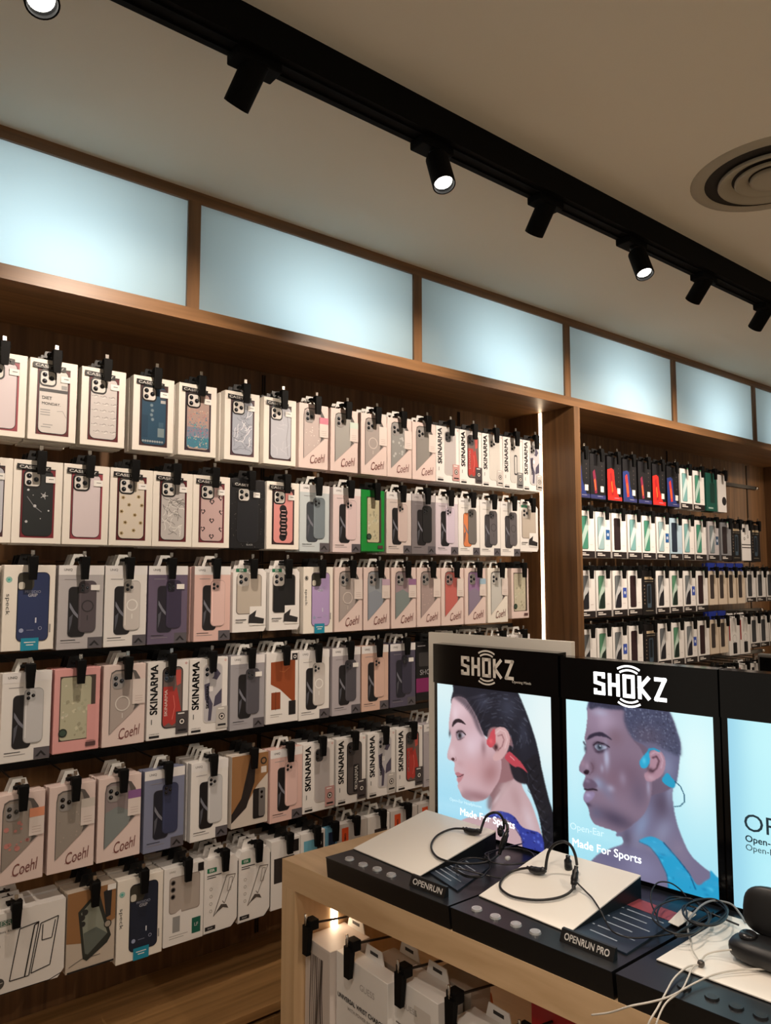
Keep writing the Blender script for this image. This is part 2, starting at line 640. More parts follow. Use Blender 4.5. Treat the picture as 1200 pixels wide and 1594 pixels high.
revolve([(0.156, -0.003), (0.163, -0.006), (0.186, -0.004), (0.190, 0.0)], VENT).build('outer_flange', t)
b = MB(); b.disc((0, 0, -0.001), 0.160, (0, 0, -1), VDARK, 48); b.build('throat', t)
for r0 in (0.122, 0.083):
    revolve([(r0 - 0.030, -0.002), (r0 - 0.004, -0.012), (r0, -0.016), (r0 + 0.003, -0.012), (r0 + 0.002, -0.006)], VENT).build('cone_ring', t)
revolve([(0.0005, -0.012), (0.040, -0.013), (0.048, -0.017), (0.051, -0.012), (0.049, -0.004)], VENT).build('centre_cone', t)

# ------------------------------------------------------------------ boxed goods
class Kit:
    """a box design: parts built once, then copied for every place it hangs"""

    def __init__(self, W, H, D):
        self.W, self.H, self.D = W, H, D
        self.parts = []          # name, mesh, index of parent part (-1: the box), label

    def add(self, name, mb, par=-1, label=None):
        self.parts.append((name, mb.mesh(name), par, label))
        return len(self.parts) - 1

    def art(self):
        return Art(self.W, self.H)

    def carton(self, m, bev=0.0012, outline=None):
        b = MB()
        if outline:
            b.prism([((u - .5) * self.W, (1 - v) * self.H) for u, v in outline], 0, self.D, m)
        else:
            b.box((-self.W / 2, 0, 0), (self.W / 2, self.D, self.H), m, bev)
        return self.add('carton', b)

    def place(self, name, label, cat, loc, group, depth_only=False, tilt=0.0):
        t = thing(name, label, cat, loc, group)
        t.rotation_euler = (0, 0, tilt)
        objs = []
        for nm, me, par, lb in self.parts:
            if depth_only and nm not in ('carton', 'hang_tab'):
                objs.append(None)
                continue
            o = bpy.data.objects.new(nm, me)
            COL.objects.link(o)
            o.parent = t if par < 0 or objs[par] is None else objs[par]
            if lb:
                o['label'] = lb
            objs.append(o)
        return t


def hang_tab(kit, kind='plastic', u=0.5):
    b = MB()
    x = (u - .5) * kit.W
    H, D = kit.H, kit.D
    if kind == 'plastic':           # white trapezoid loop standing on the back edge
        y = D - 0.002
        o = [(-0.024, H), (-0.014, H + 0.028), (0.014, H + 0.028), (0.024, H)]
        i = [(-0.015, H), (-0.008, H + 0.020), (0.008, H + 0.020), (0.015, H)]
        for k in range(3):
            b.hexa([(x + o[k][0], y, o[k][1]), (x + i[k][0], y, i[k][1]), (x + i[k][0], y + .0015, i[k][1]), (x + o[k][0], y + .0015, o[k][1]),
                    (x + o[k + 1][0], y, o[k + 1][1]), (x + i[k + 1][0], y, i[k + 1][1]), (x + i[k + 1][0], y + .0015, i[k + 1][1]), (x + o[k + 1][0], y + .0015, o[k + 1][1])], TABP)
    elif kind == 'black':
        b.prism([(x - 0.022, H), (x + 0.022, H), (x + 0.016, H + 0.026), (x - 0.016, H + 0.026)], D - 0.004, D - 0.001, BLACK)
    elif kind == 'card':            # wide card header with a hole slot
        b.prism([(x - 0.030, H), (x + 0.030, H), (x + 0.023, H + 0.024), (x - 0.023, H + 0.024)], D - 0.003, D - 0.001, PAPER)
        b.box((x - 0.012, D - 0.0035, H + 0.010), (x + 0.012, D - 0.003, H + 0.016), DARK)
    elif kind == 'green':
        b.box((x - 0.034, 0.001, H), (x + 0.034, 0.007, H + 0.020), BLACK)
        b.box((x + 0.012, 0.000, H + 0.001), (x + 0.032, 0.001, H + 0.018), C(84, 190, 128))
    elif kind == 'blue':
        b.box((x - kit.W * .46, D - 0.010, H), (x + kit.W * .46, D - 0.002, H + 0.040), C(28, 48, 140))
    kit.add('hang_tab', b)


def lenses(a, u, v, s, n=3, l=6, ring=LENSR):
    """camera lenses around u,v; s = spacing in metres"""
    W, H = a.W, a.H
    P = {3: [(-1, 1), (-1, -1), (1, 0)], 2: [(-.6, 1), (.6, -1)], 1: [(0, 0)]}[n]
    for i, (px, pz) in enumerate(P):
        uu, vv = u + px * s / W, v - pz * s / H
        a.dot(uu, vv, s * 0.78, ring, l)
        a.dot(uu, vv, s * 0.60, LENS, l + 1)
        a.dot(uu + .12 * s / W, vv - .2 * s / H, s * 0.16, C(120, 130, 150), l + 2)


KITS = {}


def squiggles(a, m, u0, v0, u1, v1, n, l=4, w=0.0012, seed=1):
    r = random.Random(seed)
    for _ in range(n):
        u, v = r.uniform(u0 + .05, u1 - .05), r.uniform(v0 + .03, v1 - .03)
        an = r.uniform(0, 6.28)
        pts = []
        for k in range(6):
            q = (k - 2.5) * 0.05
            s = 0.018 * math.sin(k * 1.3)
            pts.append((max(u0 + .015, min(u1 - .015, u + q * math.cos(an) - s * math.sin(an))), max(v0, min(v1, v + .55 * (q * math.sin(an) + s * math.cos(an))))))
        a.line(pts, w, m, l)


def kit_case(key, case, pat='', win=DRED, D=0.026, cam=C(214, 210, 204), rim=DARK, carton=CREAM, u1=0.80):
    """cream window box holding a decorated phone case"""
    K = Kit(0.109, 0.195, D)
    K.carton(carton)
    hang_tab(K, 'black')
    a = K.art(); a.rect(.16, .095, .845, .93, win, 1); a.rect(.16, .095, .175, .93, DARK, 2); a.rect(.16, .095, .845, .108, DARK, 2); K.add('window', a)
    a = K.art()
    a.rr(.195, .115, u1 + .005, .912, .013, rim, 4, True)
    a.rr(.208, .123, u1 - .008, .905, .0115, case, 5)
    U0, U1 = .21, u1 - .01
    if pat == 'diet':
        a.rect(U0, .36, U1, .40, C(60, 60, 62), 6)
        a.txt('DIET', .37, .475, C(70, 70, 72), w=.022, l=6, bold=.01)
        a.txt('MONDAY.', .46, .545, C(70, 70, 72), w=.042, l=6, bold=.01)
        for k, (u, v) in enumerate(((.34, .62), (.34, .65), (.34, .68), (.40, .80), (.36, .83))):
            a.rect(u - .10, v, u + .10, v + .010, C(150, 150, 150), 6)
        a.rect(.66, .30, .78, .35, C(150, 150, 150), 6)
        a.line([(.58, .63), (.70, .62), (.78, .70)], .0008, C(120, 120, 120), 6)
    if pat == 'waves':
        for i in range(6):
            for j in range(3):
                u, v = .30 + j * .19 + (i % 2) * .05, .36 + i * .09
                a.line([(u - .07, v), (u - .03, v + .012), (u + .03, v - .01), (u + .07, v + .004)], .0016, C(150, 146, 144), 6)
                a.line([(u - .05, v + .012), (u, v + .02), (u + .05, v + .012)], .001, C(246, 244, 240), 6)
    if pat == 'marble':
        squiggles(a, C(120, 124, 134), U0, .16, U1, .87, 26, 6, seed=3)
        squiggles(a, C(240, 240, 244), U0, .16, U1, .87, 20, 6, .0014, seed=4)
    if pat == 'clips':
        squiggles(a, C(110, 108, 106), U0, .34, U1, .87, 22, 6, seed=9)
        squiggles(a, C(236, 234, 230), U0, .34, U1, .87, 18, 6, seed=19)
    if pat == 'clear':
        a.line([(.70, .2), (.74, .4), (.69, .6), (.74, .86)], .002, C(150, 150, 160), 6)
        squiggles(a, C(206, 206, 214), U0, .3, U1, .87, 9, 6, seed=5)
    if pat == 'glitter':
        a.rect(U0, .60, U1, .76, C(136, 136, 156), 5.4)
        a.rect(U0, .74, U1, .88, C(70, 128, 150), 5.6)
        r = random.Random(5)
        for _ in range(260):
            v = .34 + .55 * r.random() ** .7
            pal = [(206, 150, 130), (170, 120, 130), (80, 130, 160), (60, 160, 170), (210, 190, 170), (90, 90, 140)]
            k = min(5, int((v - .34) / .56 * 3) + r.randint(0, 2)) if v > .4 else r.choice([0, 4])
            a.dot(r.uniform(U0 + .02, U1 - .02), min(v, .885), r.uniform(.0010, .0021), C(*pal[k]), 6 + _ * .01, 6)
    if pat == 'navy':
        a.rect(U0, .52, .36, .82, C(26, 60, 84), 6)
        for k, (u, v) in enumerate(((.44, .38), (.46, .45), (.44, .51), (.47, .57))):
            a.dot(u, v, .0035, C(120, 140, 150), 6)
            a.ring(u, v, .004, .0048, C(90, 110, 124), 6, 12)
        a.rect(.60, .68, .76, .80, C(120, 136, 140), 6)
        a.rect(.62, .60, .74, .67, C(60, 90, 110), 6)
        for k in range(9):
            a.dot(.25 + k * .058, .865, .003, C(150, 158, 160), 6, 7)
        a.rect(.64, .15, .78, .28, C(70, 60, 70), 6)
        a.rect(.66, .30, .78, .34, C(180, 180, 178), 6)
    if pat == 'cosmic':
        for u, v, r_ in ((.30, .36, .0025), (.62, .42, .004), (.44, .55, .0035), (.72, .60, .002), (.28, .74, .003), (.56, .70, .0012), (.40, .42, .001)):
            a.dot(u, v, r_, C(200, 200, 204), 6)
        a.line([(.28, .44), (.42, .55), (.58, .62)], .0012, C(150, 150, 156), 6)
        for k in range(5):
            an = k * 1.257
            a.line([(.62, .42), (.62 + .08 * math.cos(an), .42 + .045 * math.sin(an))], .0014, C(190, 190, 194), 6)
    if pat == 'flowers':
        for u, v in ((.30, .38), (.66, .36), (.44, .47), (.74, .47), (.27, .56), (.58, .60), (.36, .70), (.72, .70), (.56, .80), (.28, .84)):
            for k in range(5):
                an = k * 1.257
                a.dot(u + .028 * math.cos(an), v + .015 * math.sin(an), .0021, C(176, 156, 112), 6, 8)
            a.dot(u, v, .0024, C(92, 70, 44), 7, 8)
    if pat == 'hearts':
        for u, v in ((.50, .36), (.74, .30), (.50, .62), (.26, .50), (.76, .50), (.26, .74), (.76, .74), (.50, .84)):
            a.poly([(min(.785, max(.215, u + 1.25 * p)), v + 1.25 * q) for p, q in ((0, .035), (-.055, 0), (-.04, -.02), (-.015, -.02), (0, -.005), (.015, -.02), (.04, -.02), (.055, 0))], C(44, 32, 34), 6)
            a.poly([(u, v + .022), (u - .035, v), (u - .026, v - .010), (u - .010, v - .010), (u, v + .002), (u + .010, v - .010), (u + .026, v - .010), (u + .035, v)], C(214, 184, 180), 7)
    if pat == 'bumps':
        for k in range(9):
            u = .50 + (.02 if k % 2 else -.01)
            a.dot(u, .40 + k * .052, .012, C(28, 22, 26), 6, 12)
        for k in range(8):
            a.rect(.44, .42 + k * .05, .57, .432 + k * .05, C(210, 170, 170), 7)
    if key == 'c_black':
        a.txt('BLACK', .56, .945, C(190, 190, 190), w=.020, l=5, bold=.02)
        r = random.Random(2)
        for _ in range(60):
            u, v = r.random(), r.random()
            if not (.18 < u < .82 and .10 < v < .92):
                a.dot(.02 + .96 * u, .02 + .96 * v, r.uniform(.0004, .0009), C(150, 146, 140), 5, 5)
    c = K.add('phone_case', a)
    a = K.art()
    a.rr(.198, .130, .555, .335, .011, DARK, 8, True)
    a.rr(.225, .147, .525, .314, .008, cam, 9)
    lenses(a, .375, .232, .0078, 3, 10)
    K.add('camera_ring', a, c)
    a = K.art()
    P = [(.06, .050), (.74, .068), (.74, .132), (.06, .114)]
    a.poly([P[0], P[3], P[2], P[1]], C(18, 16, 18), 12)
    a.txt('CASETIFY', .400, .0915, WHITE, w=.064, h=.0066, l=13, rot=-2.6, bold=.02)
    K.add('brand_label', a)
    a = K.art(); a.rr(.64, .185, .835, .262, .001, WHITE, 12); a.rect(.70, .215, .80, .222, INK, 13); K.add('price_sticker', a)
    KITS[key] = K


def kit_blush(key, fill, tabc=None, ringc=None, fills2=None, cam=C(150, 146, 144), D=0.022, deco=None, carton=PINKC, camring=False):
    """blush window box with a slanted lower edge and handwritten name"""
    K = Kit(0.105, 0.196, D)
    K.carton(carton)
    hang_tab(K)
    a = K.art()
    arc = [(.50 + .36 * math.sin(math.radians(t)), .20 - .14 * math.cos(math.radians(t))) for t in range(-90, 91, 15)]
    out = [(.15, .86), (.15, .18)] + [(.18, .09), (.28, .062)] + [(.62, .058), (.76, .085), (.86, .17), (.90, .24)] + [(.78, .22), (.77, .50), (.88, .52)]
    a.poly(out, C(96, 90, 88), 1)  # dark grey left past the case's top right paints a shadow arc
    a.poly([(.15, .86), (.15, .845), (.86, .515), (.88, .52)], C(176, 160, 156), 2)
    K.add('window', a)
    a = K.art()
    a.poly([(.165, .845), (.165, .20), (.19, .11), (.28, .078), (.60, .078), (.70, .11), (.74, .19), (.74, .53), (.70, .595)], fill, 4)
    if fills2:
        a.poly([(.165, .845), (.165, .42), (.45, .36), (.74, .44), (.74, .53), (.70, .595)], fills2, 5)
    if deco:
        r = random.Random(hash(key) % 97 if False else len(key) * 7)
        for _ in range(14):
            u, v = r.uniform(.22, .68), r.uniform(.33, .70)
            if v < .84 - (u - .16) * .52:
                a.dot(u, v, r.uniform(.002, .006) if deco[1] else r.uniform(.0008, .002), deco[0], 6, 9)
    if ringc:
        a.ring(.45, .48, .0155, .0185, ringc, 7)
        a.line([(.45, .60), (.45, .66)], .0025, ringc, 7)
    c = K.add('phone_case', a)
    a = K.art()
    if camring:
        a.rr(.19, .10, .50, .30, .012, C(60, 54, 54), 7, True)
    a.rr(.205, .105, .485, .295, .010, cam, 8, not camring)
    lenses(a, .345, .20, .0072, 3, 9)
    K.add('camera_ring', a, c)
    a = K.art(); a.rect(.68, .19, .985, .50, C(226, 214, 208), 10)
    if tabc:
        a.rect(.68, .19, .985, .29, tabc, 11)
    for k in range(3):
        a.rect(.74, .40 + k * .03, .92, .405 + k * .03, C(190, 170, 166), 11)
    K.add('model_panel', a)
    a = K.art(); a.txt('Coehl', .64, .84, C(120, 70, 66), w=.056, h=.026, l=3, rot=9, shear=.45, bold=-.012)
    a.line([(.36, .91), (.50, .895), (.88, .80)], .0007, C(120, 70, 66), 3)
    K.add('lettering', a)
    KITS[key] = K


def kit_pair(key, body, case, band=None, sticker=(90, 86, 92), cam='dark', D=0.022, phone=C(26, 24, 27), ringc=None, price=False, bands=True):
    """tall box with a picture of a dark phone beside its case"""
    K = Kit(0.106, 0.200, D)
    K.carton(body)
    hang_tab(K)
    a = K.art()
    if bands:
        a.rect(.0, .0, 1, .115, band or C(232, 230, 230), 1)
    a.txt('UNIQ', .20, .055, C(120, 116, 118), w=.019, l=2, bold=.01)
    a.rect(.13, .165, .42, .172, C(150, 146, 150), 2)
    a.rect(.08, .885, .40, .893, INK, 2)
    a.rect(.08, .915, .50, .921, C(140, 136, 140), 2)
    a.rect(.67, .865, .995, .995, C(*sticker), 2)
    a.poly([(.70, .965), (.82, .90), (.93, .965), (.88, .965), (.82, .93), (.76, .965)], C(30, 28, 30), 3)
    K.add('printed_front', a)
    a = K.art()
    a.rr(.22, .255, .60, .855, .010, C(70, 68, 74), 3)
    a.rr(.23, .262, .59, .850, .009, phone, 4)
    a.poly([(.25, .44), (.36, .54), (.45, .60), (.45, .64), (.34, .58), (.25, .50)], C(120, 122, 134), 5)
    a.poly([(.25, .80), (.25, .62), (.33, .58), (.30, .70)], C(84, 86, 96), 5)
    K.add('phone_picture', a)
    a = K.art()
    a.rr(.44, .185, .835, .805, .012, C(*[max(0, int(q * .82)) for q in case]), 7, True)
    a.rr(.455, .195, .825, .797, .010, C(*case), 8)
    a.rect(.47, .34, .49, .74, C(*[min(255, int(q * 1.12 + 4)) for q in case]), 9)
    if ringc:
        a.ring(.64, .49, .0115, .0145, ringc, 9)
        a.line([(.64, .60), (.64, .66)], .002, ringc, 9)
    c = K.add('phone_case', a)
    a = K.art()
    a.rr(.475, .205, .665, .335, .007, C(*[max(0, int(q * (.9 if cam == 'light' else .72))) for q in case]), 10, True)
    lenses(a, .57, .27, .0052, 3, 11, ring=(LENS if cam == 'light' else LENSR))
    K.add('camera_ring', a, c)
    if price:
        a = K.art(); a.rr(.70, .235, .90, .30, .0008, WHITE, 12); K.add('price_sticker', a)
    KITS[key] = K


def kit_vertical(key, case, rim, art, D=0.030, panel=C(70, 64, 66), cam=C(60, 58, 60), slim=False):
    """white box with a big name running up its left edge"""
    K = Kit(0.110, 0.195, D)
    K.carton(PAPER)
    hang_tab(K, 'black')
    a = K.art()
    a.txt('SKINARMA', .155, .355, C(22, 20, 22), w=.124, h=.0185, l=2, rot=90, bold=.028)
    a.rect(.10, .735, .125, .80, C(120, 120, 120), 2)
    a.txt('STRIPED SUIT', .18, .925, C(70, 68, 70), w=.026, l=2)
    a.rect(.06, .945, .30, .975, C(24, 22, 24), 2)
    a.ring(.93, .04, .0018, .0028, C(200, 90, 80), 2, 10)
    K.add('printed_front', a)
    a = K.art()
    a.rr(.35, .075, .855, .87, .013, rim, 4, True)
    a.rr(.372, .088, .835, .858, .011, case, 5)
    if art == 'red':
        a.poly([(.372, .33), (.60, .33), (.62, .40), (.70, .34), (.835, .70), (.835, .76), (.60, .84), (.52, .80), (.40, .84), (.372, .78)], C(176, 58, 52), 6)
        a.poly([(.66, .12), (.80, .12), (.80, .30), (.70, .33)], C(196, 84, 76), 6)
        a.txt('SKINARMA', .44, .54, C(226, 216, 208), w=.066, h=.0075, l=7, rot=90, bold=.01)
        a.line([(.62, .45), (.66, .60), (.60, .76)], .0016, C(226, 120, 110), 7)
    elif art == 'camo':
        for q in ([(.372, .35), (.52, .33), (.50, .50), (.60, .62), (.56, .84), (.48, .84), (.50, .66), (.40, .55)], [(.835, .42), (.66, .52), (.62, .66), (.835, .62)], [(.40, .12), (.62, .10), (.80, .22), (.70, .30), (.50, .26)]):
            a.poly(q, C(76, 72, 92), 6)
        a.txt('SKINARMA', .46, .52, C(30, 30, 36), w=.060, h=.008, l=7, rot=90, bold=.03)
        a.rect(.50, .38, .60, .45, C(232, 230, 230), 7)
    elif art == 'blk':
        a.txt('SKINARMA', .66, .62, C(226, 222, 218), w=.070, h=.012, l=7, rot=90, bold=.03)
        a.rr(.56, .42, .76, .84, .004, C(34, 32, 34), 6)
    elif art == 'bar':
        a.rr(.54, .33, .70, .72, .006, C(46, 44, 48), 6)
        a.rr(.57, .36, .67, .69, .004, case, 7)
    c = K.add('phone_case', a)
    a = K.art()
    a.rr(.385, .095, .625, .275, .009, cam, 7, True)
    lenses(a, .50, .185, .0066, 3, 8)
    K.add('camera_ring', a, c)
    a = K.art()
    a.rect(.69, .665, .995, .955, panel, 9)
    a.rect(.74, .685, .90, .70, WHITE, 10)
    a.dot(.84, .80, .009, C(30, 28, 30), 10)
    a.ring(.84, .80, .0035, .0065, C(220, 214, 208), 11, 16)
    a.rect(.74, .90, .95, .925, C(24, 22, 24), 10)
    K.add('feature_panel', a)
    KITS[key] = K


def kit_leafmark(key, case, logo=(90, 190, 180), D=0.03, tag_c=C(30, 140, 170), W=.112):
    """cream box with a big case window and a vertical handwritten style name"""
    K = Kit(W, 0.196, D)
    K.carton(CREAM)
    hang_tab(K, 'black')
    a = K.art()
    a.txt('speck', .085, .46, C(60, 62, 62), w=.048, h=.011, l=2, rot=-90)
    for k in range(6):
        an = k * math.pi / 6
        a.line([(.10 - .045 * math.cos(an), .17 - .026 * math.sin(an)), (.10 + .045 * math.cos(an), .17 + .026 * math.sin(an))], .001, C(*logo), 2)
    a.ring(.10, .17, .0055, .0065, C(*logo), 2)
    a.rect(.90, .70, .93, .80, C(150, 148, 144), 2)
    K.add('printed_front', a)
    a = K.art()
    dk = tuple(int(q * .45) for q in case)
    a.rr(.265, .085, .885, .895, .012, C(*dk), 4, True)
    a.rr(.28, .093, .87, .888, .0105, C(*case), 5)
    a.txt('PRESIDIO', .56, .315, C(150, 156, 176), w=.034, l=6)
    a.txt('GRIP', .56, .355, C(210, 214, 226), w=.020, l=6, bold=.03)
    a.rect(.62, .62, .645, .68, C(210, 214, 226), 6)
    a.dot(.36, .765, .005, C(150, 160, 190), 6)
    a.rect(.46, .76, .60, .768, C(120, 126, 150), 6)
    a.ring(.72, .745, .003, .004, C(160, 166, 190), 6)
    c = K.add('phone_case', a)
    a = K.art()
    a.poly([(.275, .28), (.275, .11), (.30, .095), (.56, .095), (.58, .12), (.58, .25), (.54, .29), (.30, .295)], C(60, 58, 50), 7)
    a.rr(.28, .20, .40, .285, .005, C(206, 202, 190), 8)
    K.add('camera_cutout', a, c)
    a = K.art(); a.rect(.36, .855, .70, 1.0, tag_c, 9); a.rect(.42, .90, .64, .91, WHITE, 10); a.rect(.46, .93, .60, .94, WHITE, 10)
    b = K.add('blue_tag', a)
    KITS[key] = K


def kit_window_plain(key, carton, winc, marble, W=.105, D=.022, deco=None, hung='black', badge=C(30, 40, 34), H=.195, w4=(.12, .09, .90, .86)):
    K = Kit(W, H, D)
    K.carton(carton)
    hang_tab(K, hung)
    a = K.art(); a.rect(w4[0], w4[1], w4[2], w4[3], C(70, 58, 52), 1); K.add('window', a)
    a = K.art(); a.rr(w4[0] + .02, w4[1] + .015, w4[2] - .10, w4[3] - .01, .006, winc, 3, True)
    r = random.Random(11)
    for _ in range(34):
        u, v = r.uniform(w4[0] + .06, w4[2] - .16), r.uniform(w4[1] + .05, w4[3] - .06)
        s = r.uniform(.02, .055)
        P = [(u + s * math.cos(t + r.random()), v + .55 * s * math.sin(t + r.random())) for t in (0, 1.3, 2.6, 3.9, 5.1)]
        a.poly(P, r.choice(marble), 4 + _ * .02)
    K.add('phone_case', a)
    a = K.art()
    a.dot(w4[0] + .08, w4[3] - .10, .010, badge, 7)
    a.dot(w4[0] + .08, w4[3] - .10, .007, C(60, 80, 66), 8)
    if deco:
        a.rect(.72, .45, .90, .88, deco, 7)
    a.rect(.70, .90, .92, .95, C(90, 60, 60), 7)
    K.add('badge', a)
    KITS[key] = K


def kit_protector(key, phone, low=None, band=True, carton=PAPER, D=.016, W=.104, sweep=True, badge=None, hung='green', H=.192):
    """screen glass box: tall coloured phone picture on white, dark footer"""
    K = Kit(W, H, D)
    K.carton(carton, 0)
    hang_tab(K, hung)
    a = K.art()
    if band:
        a.rect(0, .86, 1, 1, C(34, 28, 28), 1)
        a.rect(.10, .895, .42, .915, C(214, 208, 202), 2)
        a.rect(.10, .93, .62, .955, C(214, 208, 202), 2)
    a.rect(.62, .0, .98, .12, C(238, 236, 232), 1)
    a.rect(.70, .72, .88, .726, C(190, 170, 170), 2)
    if badge:
        a.rect(.70, .38, .96, .60, C(*badge), 3)
        a.dot(.83, .49, .007, C(200, 208, 226), 4)
    K.add('printed_front', a)
    a = K.art()
    a.rr(.14, .11, .58, .82, .006, C(*[int(q * .6) for q in phone]), 3)
    a.rr(.16, .118, .56, .812, .005, C(*phone), 4)
    if sweep:
        a.poly([(.16, .55), (.56, .12), (.56, .40), (.16, .80)], C(*[min(255, int(q * .4 + 150)) for q in phone]), 5)
    if low:
        a.poly([(.16, .80), (.20, .66), (.32, .54), (.56, .44), (.56, .80), (.40, .812)], C(*low), 6)
    K.add('phone_picture', a)
    KITS[key] = K


def kit_dark(key, main, acc, D=.020, W=.104, H=.190):
    K = Kit(W, H, D)
    K.carton(C(14, 13, 17), 0)
    hang_tab(K, 'black')
    a = K.art()
    if main:
        a.poly([(.0, .30), (.30, .26), (.46, .30), (.52, .62), (.80, .92), (1, .93), (1, .985), (0, .985)], C(*main), 1)
    a.poly([(.16, .40), (.30, .34), (.40, .60), (.44, .86), (.28, .88)], C(*acc), 2)
    a.poly([(.24, .58), (.32, .54), (.38, .78), (.30, .82)], C(214, 96, 40), 3)
    a.rect(0, .90, 1, .985, C(44, 48, 96) if not main or main[0] < 120 else C(190, 40, 34), 2)
    a.rect(.46, .925, .80, .935, C(150, 150, 180), 3)
    a.dot(.76, .13, .0045, C(206, 200, 196), 3)
    for k in range(4):
        a.dot(.78, .25 + k * .10, .0025, C(96, 86, 80), 3)
    a.rect(.66, .70, .88, .83, C(212, 206, 200), 4)
    K.add('printed_front', a)
    KITS[key] = K


def kit_simple(key, W, H, D, carton, arts, hung='black', outline=None, partname='printed_front'):
    K = Kit(W, H, D)
    K.carton(carton, 0.001 if not outline else 0, outline)
    hang_tab(K, hung)
    for nm, fn in arts:
        a = K.art(); fn(a); K.add(nm, a)
    KITS[key] = K


# --- cream window boxes
kit_case('c_diet', C(212, 206, 202), 'diet')
kit_case('c_wave', C(202, 196, 194), 'waves')
kit_case('c_navy', C(34, 70, 94), 'navy', win=C(70, 40, 44))
kit_case('c_glit', C(176, 152, 144), 'glitter', win=C(60, 44, 56))
kit_case('c_marb', C(166, 172, 186), 'marble', win=C(80, 52, 60))
kit_case('c_clear', C(186, 188, 198), 'clear', win=C(70, 40, 44), u1=.83)
kit_case('c_cosmic', C(30, 34, 36), 'cosmic', win=C(120, 34, 44))
kit_case('c_plain', C(214, 202, 206), '', win=C(150, 60, 72))
kit_case('c_flow', C(214, 204, 190), 'flowers')
kit_case('c_clips', C(190, 186, 184), 'clips')
kit_case('c_heart', C(196, 168, 166), 'hearts', win=C(110, 40, 50))
kit_case('c_black', C(22, 24, 30), '', win=C(12, 12, 14), carton=C(16, 16, 20), rim=C(40, 40, 46))
kit_case('c_bump', C(216, 142, 138), 'bumps', win=C(60, 36, 40))
# --- blush boxes
kit_blush('b_pinktab', C(196, 180, 176), C(214, 130, 150), deco=(C(236, 226, 220), False))
kit_blush('b_mint', C(166, 164, 160), C(206, 220, 210))
kit_blush('b_ring', C(168, 158, 154), ringc=C(206, 196, 190))
kit_blush('b_grey', C(150, 150, 148), deco=(C(190, 190, 188), True))
kit_blush('b_dark', C(144, 140, 136))
kit_blush('b_bigring', C(176, 164, 158), ringc=C(216, 210, 204))
kit_blush('b_lilactab', C(150, 156, 164), C(196, 170, 190), fills2=C(140, 148, 160))
kit_blush('b_lilacteal', C(160, 140, 148), C(150, 110, 150), fills2=C(130, 142, 142))
kit_blush('b_rosegold', C(170, 152, 150), deco=(C(200, 176, 172), False))
kit_blush('b_coral', C(196, 106, 100), camring=True, cam=C(170, 140, 136))
kit_blush('b_purple', C(150, 118, 160), C(160, 190, 210), fills2=C(140, 128, 150))
kit_blush('b_white', C(200, 200, 196), carton=CREAM, cam=C(206, 204, 200))
kit_blush('b_orange', C(150, 140, 132), C(226, 150, 116), deco=(C(196, 130, 124), True))
kit_blush('b_dots', C(152, 144, 136), C(206, 198, 190), deco=(C(176, 160, 152), False))
kit_blush('b_plum', C(140, 128, 130), C(140, 96, 150), fills2=C(128, 136, 136))
# --- phone + case picture boxes
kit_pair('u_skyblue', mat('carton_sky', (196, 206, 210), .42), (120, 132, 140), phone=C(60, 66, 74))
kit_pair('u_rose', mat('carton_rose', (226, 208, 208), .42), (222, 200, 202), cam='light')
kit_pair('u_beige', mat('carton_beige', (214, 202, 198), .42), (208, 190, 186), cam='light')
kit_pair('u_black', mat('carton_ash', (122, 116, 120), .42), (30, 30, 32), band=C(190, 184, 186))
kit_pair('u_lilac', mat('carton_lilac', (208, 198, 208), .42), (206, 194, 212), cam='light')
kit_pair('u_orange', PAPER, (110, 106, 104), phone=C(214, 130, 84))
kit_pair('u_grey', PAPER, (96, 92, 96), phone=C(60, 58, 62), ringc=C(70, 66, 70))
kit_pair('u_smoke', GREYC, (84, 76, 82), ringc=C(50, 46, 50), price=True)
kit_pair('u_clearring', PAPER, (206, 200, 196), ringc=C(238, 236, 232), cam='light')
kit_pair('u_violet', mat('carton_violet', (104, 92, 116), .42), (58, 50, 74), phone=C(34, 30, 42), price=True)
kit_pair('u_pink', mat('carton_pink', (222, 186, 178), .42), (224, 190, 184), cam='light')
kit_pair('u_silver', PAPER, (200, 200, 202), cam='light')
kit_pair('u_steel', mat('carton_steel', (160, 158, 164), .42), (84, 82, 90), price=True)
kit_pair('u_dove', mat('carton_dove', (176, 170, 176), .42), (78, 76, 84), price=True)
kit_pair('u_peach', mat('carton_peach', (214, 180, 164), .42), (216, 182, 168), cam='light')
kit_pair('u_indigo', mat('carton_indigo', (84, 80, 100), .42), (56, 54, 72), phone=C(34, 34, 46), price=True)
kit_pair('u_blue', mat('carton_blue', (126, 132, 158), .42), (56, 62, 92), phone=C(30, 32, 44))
# --- boxes with the big vertical name
kit_vertical('s_clear', C(186, 180, 180), C(206, 200, 198), '', panel=C(196, 150, 146))
kit_vertical('s_red', C(110, 92, 88), DARK, 'red')
kit_vertical('s_white', C(214, 210, 204), C(226, 222, 218), '', panel=C(206, 200, 196), cam=C(206, 202, 198))
kit_vertical('s_bar', C(206, 204, 200), C(220, 216, 212), 'bar', panel=C(120, 120, 120), cam=C(200, 196, 192))
kit_vertical('s_camo', C(190, 188, 192), C(214, 210, 208), 'camo', panel=C(190, 186, 182), cam=C(180, 178, 180))
kit_vertical('s_blk', C(84, 78, 78), DARK, 'blk')
# --- leaf mark boxes
kit_leafmark('p_navy', (44, 56, 96))
kit_leafmark('p_lilac', (178, 156, 204), logo=(60, 60, 60), W=.105)
kit_leafmark('p_dark', (30, 38, 56), W=.115)
